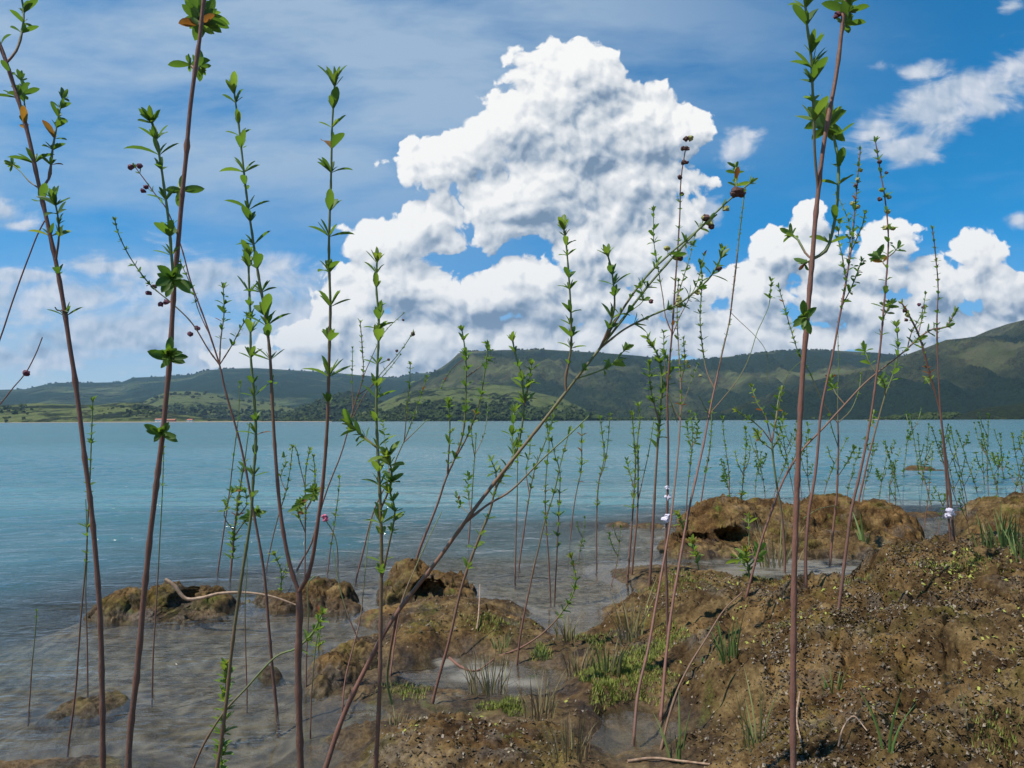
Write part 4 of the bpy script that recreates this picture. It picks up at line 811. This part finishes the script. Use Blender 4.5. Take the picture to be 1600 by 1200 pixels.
plant('leafy narrow plume standing behind the peak of the wide mound', [(1159,775),(1162,740),(1165,710),(1166,690),(1165,672)], (2.2,1.3), 8.6, 1.0, (.3,1,7,8), br=[([(1162,738),(1170,720),(1172,700)], (1.4,1.1), (.2,1,8,7)), ([(1161,742),(1152,722),(1149,708)], (1.4,1.1), (.2,1,8,7))], tint=.35)
plant('dark zigzag stem on the bank opening into a wide green-tipped crown', [(1226,895),(1226,860),(1221,800),(1216,772),(1209,725),(1206,692)], (4.5,3.5), None, 1.0, None,
  br=[([(1206,692),(1192,672),(1172,655),(1152,642)], (2.5,2), (.45,1,10,10)), ([(1206,692),(1196,650),(1183,630),(1175,605)], (2.5,2), (.3,1,13,9)), ([(1206,692),(1213,650),(1216,625),(1221,608)], (2.5,2), (.2,1,11,10)), ([(1207,700),(1220,675),(1224,650)], (2,1.5), (.1,1,10,9)), ([(1207,705),(1190,690),(1182,675)], (2,1.5), (.4,1,9,9)), ([(1216,640),(1225,600),(1240,575),(1252,565)], (1.5,1.2), None)], tint=.45)
# ---- right side
plant('rosy-barked stem left of the yellow-budded pair, widely branched near its top', [(1259,912),(1259,860),(1264,800),(1270,765),(1274,740),(1278,700),(1282,650),(1289,610),(1300,560),(1311,500),(1322,440),(1331,380),(1336,320),(1344,235)], (7,2.2), None, 1.05, (.62,1,15,10),
  br=[([(1315,478),(1330,450),(1340,425),(1346,408)], (2.5,2), (.1,1,14,11)), ([(1322,440),(1316,400),(1310,375),(1312,350)], (2.2,1.8), (.1,1,12,10)), ([(1329,395),(1340,370),(1348,350),(1351,335)], (2.2,1.8), (.1,1,12,10)), ([(1325,420),(1328,360),(1320,330),(1308,305)], (1.8,1.4), (.3,1,14,8))],
  heads=[(1332,318,4,YE),(1340,323,4,YE),(1340,280,3.5,YE),(1337,290,3.5,DR),(1345,266,3.5,YE)], age=(.9,.8), tint=.3)
plant('tall right-hand stem with opposite leaf pairs and round yellow buds', [(1310,958),(1320,875),(1330,800),(1341,752),(1351,705),(1361,650),(1369,590),(1375,545),(1380,490),(1386,420),(1388,370),(1384,320),(1376,270),(1368,222)], (7,2.2), None, 1.05, (.58,1,27,14),
  br=[([(1384,420),(1376,405),(1370,398)], (2,1.8), (.3,1,9,13)), ([(1380,500),(1388,480),(1392,474)], (2,1.8), (.3,1,9,12)), ([(1386,405),(1396,395),(1402,388)], (2,1.6), (.6,1,9,14))], heads=[(1387,331,4.5,YE),(1389,308,4,YE),(1375,311,4,DR),(1385,270,3,DR),(1374,253,4,DR),(1395,357,4,YE),(1383,356,4,YE),(1377,297,3.5,YE)], age=(.95,.85), tint=.25)
plant('thinner twin close behind the tall yellow-budded stem', [(1338,800),(1349,750),(1357,715),(1366,680),(1374,650),(1384,615),(1397,580),(1403,545),(1401,510)], (4,2), None, 1.0, (.72,1,16,13), br=[([(1383,618),(1382,600),(1376,590)], (2,1.5), (.3,1,8,9)), ([(1368,672),(1362,660),(1365,645)], (1.8,1.4), (.3,1,9,8))], tint=.4)
plant('pinkish stem on the wide mound forking symmetrically at the far shoreline', [(1297,882),(1302,825),(1307,780),(1309,735),(1310,690),(1309,661)], (4.5,3), None, 1.0, (.45,.8,20,6),
  br=[([(1309,663),(1288,632),(1265,582),(1248,552),(1236,515),(1226,480),(1217,450)], (2,1.4), (.35,1,13,8)), ([(1310,660),(1330,640),(1342,610),(1345,585)], (1.8,1.3), (.5,1,12,5)), ([(1309,665),(1309,620),(1310,570),(1309,505)], (1.8,1.2), (.3,1,25,4)), ([(1308,745),(1325,720),(1335,700)], (1.6,1.2), (.3,1,9,7)), ([(1309,700),(1300,670),(1296,650)], (1.6,1.2), (.3,1,9,6)), ([(1306,790),(1280,795),(1255,810)], (1.5,1.1), None)], age=(.75,.75))
plant('long thin stem arching right over the far shore from behind the thick right stem', [(1168,925),(1188,850),(1207,795),(1225,748),(1252,705),(1290,665),(1320,632),(1350,600),(1380,575),(1412,550),(1438,526),(1458,514),(1478,511),(1492,488)], (4.5,2.5), None, 1.05, (.80,1,18,12),
  br=[([(1372,582),(1360,570),(1354,555),(1350,545)], (2,1.6), (.3,1,9,12)), ([(1320,633),(1306,615),(1300,600),(1298,590)], (2,1.6), (.4,1,9,10)), ([(1416,548),(1424,520),(1440,490),(1446,460)], (2,1.5), (.2,1,14,7)), ([(1250,708),(1262,690),(1262,665)], (1.8,1.4), (.2,1,9,9))], heads=[(1443,480,3,PU),(1436,476,3,PU)], age=(.85,.5), tint=.35)
plant('dark stem in the right channel leaning left to a reddish leafy tip', [(1490,842),(1487,800),(1483,758),(1478,717),(1474,684),(1469,645),(1461,612),(1450,576),(1442,543),(1432,515),(1420,492),(1410,475)], (5,2.5), None, 1.0, (.66,1,13,9), br=[([(1461,610),(1452,600),(1446,590)], (1.6,1.2), (.5,1,8,6)), ([(1434,520),(1440,500),(1446,480)], (1.8,1.4), (.3,1,12,6))], heads=[(1414,485,4,DR),(1418,492,4,YE),(1416,500,3,DR)], age=(1,.9), tint=.55)
plant('bluish straight stem in the right channel with tiny leaf pairs up a thin tip', [(1485,845),(1481,790),(1477,730),(1472,670),(1468,620),(1465,560),(1464,500),(1466,450),(1462,400),(1457,358)], (4,1.6), None, 1.0, (.62,1,14,7), heads=[(1484,798,6,WH),(1481,806,5,WH),(1487,803,4,WH)], age=(1,.8))
# ---- small ones low down
plant('curved leafy twig bending up from the puddle bank, bright leaves at its tip', [(782,1024),(810,1014),(845,992),(872,965),(892,935),(900,908),(893,872)], (3.5,2), None, 1.0, (.55,1,12,12), tint=.5)
plant('bright green leafy seedling on the foreground bank near the wide mound hollow', [(1172,905),(1168,880),(1165,862)], (3,2.5), None, 1.0, (.3,1,9,20), br=[([(1169,885),(1182,872),(1186,862)], (2.4,2), (.2,1,8,18)), ([(1169,890),(1158,876),(1152,870)], (2.4,2), (.2,1,8,18)), ([(1168,880),(1170,850),(1170,818),(1170,808)], (2,1.6), (.7,1,9,13))], tint=.6, name='seedling', cat='seedling', age=(.3,.1))
plant('bright green leafy sprig above the left foot of the wide mound', [(1092,890),(1088,870),(1083,850)], (2.6,2), None, 1.0, (.3,1,8,17), tint=.6, name='seedling', cat='seedling', age=(.3,.1))
plant('small green sprig with upright leaves beside the straight dark stem', [(1071,850),(1066,820),(1060,805)], (2.4,2), None, 1.0, (.4,1,8,13), tint=.55, name='seedling', cat='seedling', age=(.3,.1))
plant('low green sprig in the water beside the stout fork', [(498,1010),(500,985),(501,962)], (2.6,2), None, 1.0, (.2,1,8,16), tint=.6, name='seedling', cat='seedling', age=(.3,.1))
plant('small pale green sprig on the left clod end behind the leafy slender stem', [(438,925),(440,895),(430,868)], (2.5,1.8), None, 1.0, (.2,1,8,10), br=[([(440,905),(450,885),(450,870)], (2,1.6), (.1,1,8,9))], tint=.5, name='seedling', cat='seedling', age=(.3,.1))
plant('leafy sprig low against the slender green-brown stem near the bottom edge', [(352,1085),(354,1060),(352,1042)], (2.6,2), 2.0, 1.0, (.1,1,7,18), tint=.55, name='seedling', cat='seedling', age=(.3,.1))
plant('grey dead stalk leaning right on the low ground at bottom centre', [(1033,1170),(1045,1120),(1060,1075),(1080,1035),(1105,995),(1130,955),(1160,925)], (5,2.5), None, 1.1, None, age=(.6,.6), name='dead_stalk', cat='dead stalk')
plant('pale dead stalk leaning from the bank beside the small puddle mound', [(545,965),(560,1000),(568,1020)][::-1], (3.5,2), None, 1.0, None, br=[([(560,1000),(545,965),(530,915),(520,860)], (2.5,1.6), None)], age=(1,.8), name='dead_stalk', cat='dead stalk')
plant('thin stem in the shallows directly behind the stout forked trunk', [(478,1078),(479,1020),(482,960),(481,915),(492,900)], (3.4,2), None, 1.0, None)
plant('thin stem in the shallows between the bright green stem and the forked trunk', [(485,1140),(487,1080),(492,1020),(497,985)], (3.2,2), None, 1.0, None)
plant('thin bare stem in the shallows left of the dark forked twig', [(386,1090),(384,1020),(383,950),(386,880),(382,850)], (3,1.6), None, 1.0, None)
plant('thin bare stem standing on the undercut clod', [(535,1108),(540,1060),(552,1010),(563,965),(570,900),(577,830),(589,795)], (3.5,1.6), None, 1.1, None)
plant('stem leaning over the rounded clod, nearly parallel to the long leaning stem', [(610,1055),(617,1000),(628,940),(650,885),(668,845),(690,800)], (4,1.6), None, 1.1, None)

# ---- sprouts standing in the water towards the right: wiry, small-leaved, many of a kind
rsS = np.random.RandomState(77)
SPR = 'small leafy sprout in the shallow water behind the wide mound'
def sprout(px, py, h, label, group, d=None, lean=None, w=1.6, ll=6):
    lean = rsS.uniform(-.35, .35) if lean is None else lean
    pts = [(px, py)]; n = 4; bend = rsS.uniform(-.12, .12)
    for i in range(1, n+1):
        f = i/n; pts.append((px+lean*h*f+bend*h*f*f+rsS.uniform(-1, 1), py-h*f))
    br = []
    for _ in range(rsS.randint(2, 5)):
        i = rsS.randint(1, n); s = rsS.choice([-1, 1]); L = h*rsS.uniform(.2, .42)
        x, y = pts[i]; br.append(([(x, y), (x+s*L*.25, y-L*.5), (x+s*L*.38, y-L)], (w*.7, 1.1), (.3, 1, ll*2, ll*.8)))
    return plant(label, pts, (w, 1.2), d, 1.0, (.45, 1, ll*2, ll), br, tint=rsS.choice([0, 0, .1, .3]), group=group, name='sprout', cat='sprout', seed=rsS.randint(60000))
ORD = 'leftmost second third fourth fifth sixth seventh eighth ninth tenth eleventh twelfth thirteenth fourteenth fifteenth sixteenth rightmost'.split()
def ordi(i, n): return 'leftmost' if i == 0 else 'rightmost' if i == n-1 else ORD[i]+' from left'
for i_, (px, py, h) in enumerate(sorted(((1212,765,90),(1195,770,75),(1238,760,110),(1252,770,95),(1180,768,60),(1265,765,80),(1290,762,75),(1325,765,55),(1350,765,70),(1375,768,60),(1390,770,48),(1405,772,80)))):
    sprout(px, py, h, 'small leafy sprout in the water behind the wide mound, '+ordi(i_, 12), 'sprouts behind the wide mound', d=rsS.uniform(8.0, 10.5))
for i_, (px, py, h) in enumerate(sorted(((1412,745,70),(1440,765,100),(1435,745,95),(1455,790,110),(1500,800,130),(1512,790,120),(1528,775,100),(1545,780,130),(1560,772,110),(1580,790,120),(1592,780,105),(1538,760,80),(1570,755,75),(1600,765,110),(1492,770,95),(1555,800,90),(1605,800,120)))):
    sprout(px, py, h, 'wiry sprout in the water beyond the right-hand channel, '+ordi(i_, 17), 'sprouts around the right-hand channel', d=max(5.2, HC*F/(py-657))*rsS.uniform(.98, 1.06), w=1.5, ll=5.5)
for i_, (px, py, h) in enumerate(((1400,800,75),(1443,828,120),(1465,835,60),(1515,835,90))):
    sprout(px, py, h, 'bare-footed sprout at the near side of the right-hand channel, '+ordi(i_, 4), 'sprouts at the near side of the channel', lean=rsS.uniform(-.2, .35))
for px, py, h, lab in ((1140,770,45,'tiny sprout just left of the wide mound top, leftmost of the low ones'),(905,870,60,'twiggy faint sprout in the water right of the star-topped stem'),(955,915,90,'dark spiky sprout at the water edge left of the right bank'),(640,700,10,'')):
    if lab: sprout(px, py, h, lab, 'leafy stems growing from the water and mud', ll=6, w=1.8)

# ------------------------------------------------------------------ grass, moss and litter
m, q, o_ = material('blade'); q.put(o_.inputs[0], principled(q, Base_Color=q.ramp(attr(q, 'tint'), [(0, (.08,.15,.03)), (.4, (.16,.19,.05)), (.7, (.24,.19,.09)), (1, (.19,.12,.065))]), Roughness=.6))
def blades(name, label, cat, group, px, py, n, hpx, spread, tint=(.4, .9), wpx=2.0, d=None, rs=None, bend=.5):
    rs = rs or np.random.RandomState(int(px*3+py) & 0xffff)
    p0 = hit(px, py); d = d or p0[1]; c0 = at(px, py, d); mm = d/F
    bg_ = Bag()
    for _ in range(n):
        a = rs.uniform(0, 6.28); r = spread*mm*rs.rand()**.6; x, y = c0[0]+r*math.cos(a), c0[1]+r*math.sin(a)*.8
        z = float(height(x, y, True))-.005; h = hpx*mm*rs.uniform(.45, 1.1)
        la = a+rs.uniform(-.8, .8); ln = rs.uniform(.05, bend)
        s = np.linspace(0, 1, 5); C_ = np.stack([x+ln*h*s**1.6*math.cos(la), y+ln*h*s**1.6*math.sin(la), z+h*s*(1-.2*ln*s)], -1)
        wv = wpx*mm*.5*np.array([1, .95, .8, .5, .08]); fa = rs.uniform(0, 3.14); sd = np.array([math.cos(fa), math.sin(fa)*.5, 0])
        V = np.stack([C_-sd*wv[:, None], C_+np.array([0, -.3, 0])*wv[:, None], C_+sd*wv[:, None]], 1).reshape(-1, 3)
        f = [(i*3+j, i*3+j+1, i*3+j+4, i*3+j+3) for i in range(4) for j in range(2)]
        bg_.add(V, np.array(f), np.full(len(V), rs.uniform(*tint)))
    org = np.array([c0[0], c0[1], float(height(c0[0], c0[1], False))])
    o = mesh_obj(name, np.concatenate(bg_.V)-org, np.concatenate(bg_.F), 'blade', None, {'tint': np.concatenate(bg_.A)}); o.location = org
    return tag(o, label, cat, group)
TU = 'grass tufts on the muddy bank'
for args in (('dark spiky rush tuft at the water edge in the bay, topmost of the central ones', 885,1000,34,48,16,(.45,.9),2.2),
 ('brown rush tuft with thin upright blades right of the puddle end', 905,1050,40,52,20,(.5,.95),2.2),
 ('sparse dark tuft standing in the bright puddle', 760,1080,46,75,34,(.5,.95),2.0),
 ('tangled dead tuft below the puddle', 845,1120,40,75,26,(.6,1),2.2),
 ('dead spreading tuft at bottom centre', 890,1180,40,75,30,(.6,1),2.4),
 ('green and brown tuft under the steep edge of the right bank', 950,1050,44,55,24,(.2,.8),2.4),
 ('tuft of upright brown stalks beside the moss cushions', 985,1000,26,90,20,(.5,.9),2.2),
 ('fresh green blades on the right bank left of the thick right stem', 1138,1030,26,75,14,(0,.4),3.0),
 ('pair of tall bright green blades between the pool and the yellow-budded stem', 1352,870,5,75,8,(0,.2),5.0),
 ('green reedy tuft on the mound at the right edge', 1565,850,60,60,36,(.05,.5),3.0),
 ('second green reedy tuft at the very right edge, nearest the dark hollow', 1600,868,40,50,24,(.1,.6),3.0),
 ('brush of dark upright stalks standing in the pool behind the thick right stem', 1212,885,40,110,30,(.5,1),2.2),
 ('short green tuft behind the puddle ridge', 845,1030,30,22,12,(.1,.5),2.2),
 ('dark mossy tuft on the ridge behind the puddle', 785,1015,34,24,14,(.2,.6),2.2),
 ('few blades leaning at the left foot of the thick right stem', 1185,1160,12,110,22,(.1,.6),3.0),
 ('tall single blades at the bottom edge right of the thick right stem', 1385,1175,5,110,12,(0,.2),5.0),
 ('lone pale upright straw on the right bank near the bottom right', 1515,1140,2,80,4,(.7,.8),4.0),
 ('blades rising beside the bottom centre puddle', 1060,1185,10,90,18,(0,.5),4.0),
 ('short green tuft near the bottom of the right bank', 1300,1080,16,40,16,(0,.4),2.5),
 ('tiny wiry tuft on the middle of the bank', 620,1130,20,30,18,(.5,.9),2.0)):
    blades('grass_tuft', args[0], 'grass tuft', TU, args[1], args[2], args[3], args[4], args[5], args[6], args[7])

def strew(px0, px1, d0, d1, n, seed, zmin=.01):
    rs = np.random.RandomState(seed); d_ = d0+(d1-d0)*rs.rand(n)**1.1; x = (rs.uniform(px0, px1, n)-800)/F*d_; y = d_
    z = height(x, y, True); k = z > zmin; return x[k], y[k], z[k], rs
# moss: short fine blades in patches
m, q, o_ = material('moss_green'); q.put(o_.inputs[0], principled(q, Base_Color=q.ramp(attr(q, 'tint'), [(0, (.07,.10,.015)), (.5, (.17,.20,.03)), (1, (.30,.31,.05))]), Roughness=.8))
Vm, Fm, Tm = [], [], []
rsM = np.random.RandomState(5); cnt = 0
for px, py, rx, ry, n in ((985,1040,60,34,5200),(950,1075,40,22,2200),(1035,1010,34,20,1500),(790,1105,34,14,1300),(845,1020,14,10,500),(975,1140,26,12,900),(1180,900,60,14,700),(1340,905,30,10,600),(1060,905,50,16,700),(930,1000,26,12,700),(1500,880,50,10,700),(1560,1130,60,20,500),(640,1080,40,16,400),(760,970,40,10,500)):
    c = hit(px, py); dd = c[1]; mm = dd/F; slope = F*HC/max(dd, .1)
    a = rsM.uniform(0, 6.28, n); r = rsM.rand(n)**.6*np.clip(1+.5*np.sin(3*a+px), .5, 1.5)
    x = c[0]+rx*mm*r*np.cos(a); y = c[1]+ry*mm*2.3*r*np.sin(a); z = height(x, y, True)
    k = z > .004; x, y, z = x[k], y[k], z[k]; n = len(x)
    h = rsM.uniform(.007, .024, n); la = rsM.uniform(0, 6.28, n); wv = rsM.uniform(.0012, .0024, n)
    B = np.stack([x, y, z-.003], -1); T_ = B+np.stack([h*.5*np.cos(la), h*.5*np.sin(la), h], -1); S_ = np.stack([-np.sin(la)*wv, np.cos(la)*wv, 0*wv], -1)
    V = np.stack([B-S_, B+S_, T_], 1).reshape(-1, 3); Vm.append(V); Fm.append(np.arange(n*3).reshape(-1, 3)+cnt); cnt += n*3; Tm.append(np.repeat(rsM.rand(n)*.8+.2*rsM.rand(), 3))
o = mesh_obj('moss', np.concatenate(Vm), np.concatenate(Fm), 'moss_green', attrs={'tint': np.concatenate(Tm)}); tag(o, 'yellow-green moss cushions on the mud between the bank and the right mound', 'moss', kind='stuff')
# litter: curled flakes of dried algae and dead leaves
m, q, o_ = material('litter'); q.put(o_.inputs[0], principled(q, Base_Color=q.ramp(attr(q, 'tint'), [(0, (.045,.028,.012)), (.35, (.090,.058,.025)), (.65, (.135,.090,.044)), (.85, (.17,.125,.07)), (1, (.25,.20,.125))]), Roughness=.5, Specular_IOR_Level=.5))
def flakes(name, label, mat, sets, size, tlo, thi, tpow=2.1, lift=.004):
    Vs, Ts = [], []
    for px0, px1, d0, d1, n, sd, zm in sets:
        x, y, z, rs = strew(px0, px1, d0, d1, n, sd, zm); n = len(x)
        cl = fbm(x*5, y*5, 4.4, oct=3); k = cl+rs.uniform(-.25, .25, n) > -.12; x, y, z = x[k], y[k], z[k]; n = len(x)
        a = rs.uniform(0, 6.28, n); s = size*rs.uniform(.4, 1.5, n); asp = rs.uniform(.3, .8, n); tz = rs.uniform(-.9, .9, (n, 2))
        U = np.stack([np.cos(a), np.sin(a), tz[:, 0]], -1)*s[:, None]; W2 = np.stack([-np.sin(a), np.cos(a), tz[:, 1]], -1)*(s*asp)[:, None]
        c = np.stack([x, y, z+lift*rs.rand(n)], -1); up_ = np.array([0, 0, 1.])*s[:, None]*rs.uniform(-.4, .5, n)[:, None]
        Vs.append(np.stack([c-U, c-W2*.9+up_, c+U*.2-W2, c+U, c+W2+up_*.6, c-U*.3+W2*.8], 1).reshape(-1, 3)); Ts.append(np.repeat(tlo+(thi-tlo)*rs.rand(n)**tpow, 6))
    V = np.concatenate(Vs); n = len(V)//6; b = np.arange(n)[:, None]*6
    Fc = np.concatenate([b+np.array([[0, 1, 5, 5]]), ], 0)
    Fq = np.concatenate([b+np.array([[0, 1, 4, 5]]), b+np.array([[1, 2, 3, 4]])])
    o = mesh_obj(name, V, Fq, mat, attrs={'tint': np.concatenate(Ts)}, smooth=False); return tag(o, label, 'litter', kind='stuff')
flakes('leaf_litter', 'curled brown and grey flakes of dry litter covering the mud banks', 'litter', [(1180,1900,1.7,3.5,40000,1,.1),(1300,1800,2.5,3.4,26000,4,.25),(500,1250,1.5,4.2,26000,2,.04),(900,1700,3.4,4.6,12000,3,.06)], .0048, 0, 1)
flakes('seedlings', 'bright yellow-green tiny seedlings dotted over the top of the right mound', 'moss_green', [(1400,1580,2.75,3.05,420,11,.1),(1440,1530,2.85,3.05,260,15,.1),(1280,1700,1.9,3.4,500,12,.1),(1000,1300,2.6,3.8,300,13,.05),(560,900,2.2,3.6,160,14,.03)], .0068, .75, 1.0, 1.0, .008)

# small sticks and the pale branch
def stick(label, pts, w, mat='pale_wood', name='stick', lift=.006, group='sticks lying on the mud', d=None, cat='stick', sub=()):
    Wp = []
    for px, py, dz_ in pts:
        if d: p = at(px, py, d)
        else:
            p = hit(px, py); p = p+np.array([0, 0, dz_+lift])
        Wp.append(p)
    C_ = smooth_path(Wp, .008); L = np.linspace(0, 1, len(C_)); mm = Wp[0][1]/F
    V, Fc = tube(C_, (w[0]+(w[1]-w[0])*L)*mm/2*(1+.15*fbm(L*20, 1.2, .4, oct=2)), 7)
    org = Wp[0]; o = mesh_obj(name, V-org, Fc, mat, None, {'age': np.full(len(V), .8)}); o.location = org
    return tag(o, label, cat, group)
stick('pale bare driftwood branch curving off the left clod over the water', [(258,905,.05),(272,915,.04),(290,935,.03),(315,934,.02),(345,927,.02),(385,926,.012),(425,932,.008),(462,945,.0)], (6,2.5), name='driftwood_branch', group=None, cat='branch', d=3.72)
stick('pale peeled stick lying across the bottom edge', [(980,1193,0),(1020,1188,0),(1060,1192,0),(1110,1198,0)], (5,3))
stick('forked dark stick lying in the left end of the puddle', [(702,1030,0),(722,1045,0),(745,1050,0),(772,1036,.01)], (4,2), 'stem_bark')
stick('short pale peg standing on the puddle ridge', [(745,985,0),(748,970,.03),(750,945,.09)], (3,1.5))
stick('thin pale root looping over the bottom right hollow', [(1310,1170,0),(1318,1160,.03),(1335,1148,.04),(1355,1152,.01)], (3,2))
stick('short grey stick lying on the litter of the right mound', [(1250,1090,.01),(1245,1130,.01),(1252,1165,0)], (3.5,2.5))

# ------------------------------------------------------------------ houses on the far shore
m, q, o_ = material('house_wall'); q.put(o_.inputs[0], principled(q, Base_Color=(.72,.70,.64), Roughness=.8))
m, q, o_ = material('house_roof'); q.put(o_.inputs[0], principled(q, Base_Color=(.38,.13,.07), Roughness=.8))
m, q, o_ = material('house_window'); q.put(o_.inputs[0], principled(q, Base_Color=(.03,.04,.05), Roughness=.2))
def box(x0, x1, y0, y1, z0, z1):
    V = [(x0,y0,z0),(x1,y0,z0),(x1,y1,z0),(x0,y1,z0),(x0,y0,z1),(x1,y0,z1),(x1,y1,z1),(x0,y1,z1)]
    return np.array(V, float), np.array([(0,3,2,1),(4,5,6,7),(0,1,5,4),(1,2,6,5),(2,3,7,6),(3,0,4,7)])
def house(label, px, Y, wd, hh, z0, wmat='house_wall', rmat='house_roof'):
    c = at(px, 650, Y); o = thing('house', label, 'house', (c[0], Y, z0), 'houses on the far shore')
    V, Fc = box(-wd/2, wd/2, 0, 7, 0, hh); mesh_obj('wall', V, Fc, wmat, o, smooth=False)
    e = .5; V = np.array([(-wd/2-e,-e,hh),(wd/2+e,-e,hh),(wd/2+e,7+e,hh),(-wd/2-e,7+e,hh),(-wd/2-e,3.5,hh+2.2),(wd/2+e,3.5,hh+2.2)])
    mesh_obj('roof', V, [np.array([(0,1,5,4),(2,3,4,5),(0,3,2,1)]), np.array([(3,0,4),(1,2,5)])], rmat, o, smooth=False)
    for x in (-wd*.3, wd*.28):
        V, Fc = box(x-.7, x+.7, -.05, .05, hh*.38, hh*.75); mesh_obj('window', V, Fc, 'house_window', o, smooth=False)
    V, Fc = box(-.6, .6, -.06, .05, 0, hh*.72); mesh_obj('door', V, Fc, 'house_window', o, smooth=False)
house('white house close to the water on the far left shore, leftmost of the three', 247, 1440, 12, 4, 1.2)
house('long red-roofed house beside the white one on the far left shore', 266, 1445, 18, 3, 1.2, 'house_roof')
house('small pale house right of the red-roofed one on the far shore', 296, 1450, 10, 3, 1.2)
house('white house alone on the green hillside above the far left shore', 177, 1720, 12, 4, 19, 'house_wall', 'house_wall')
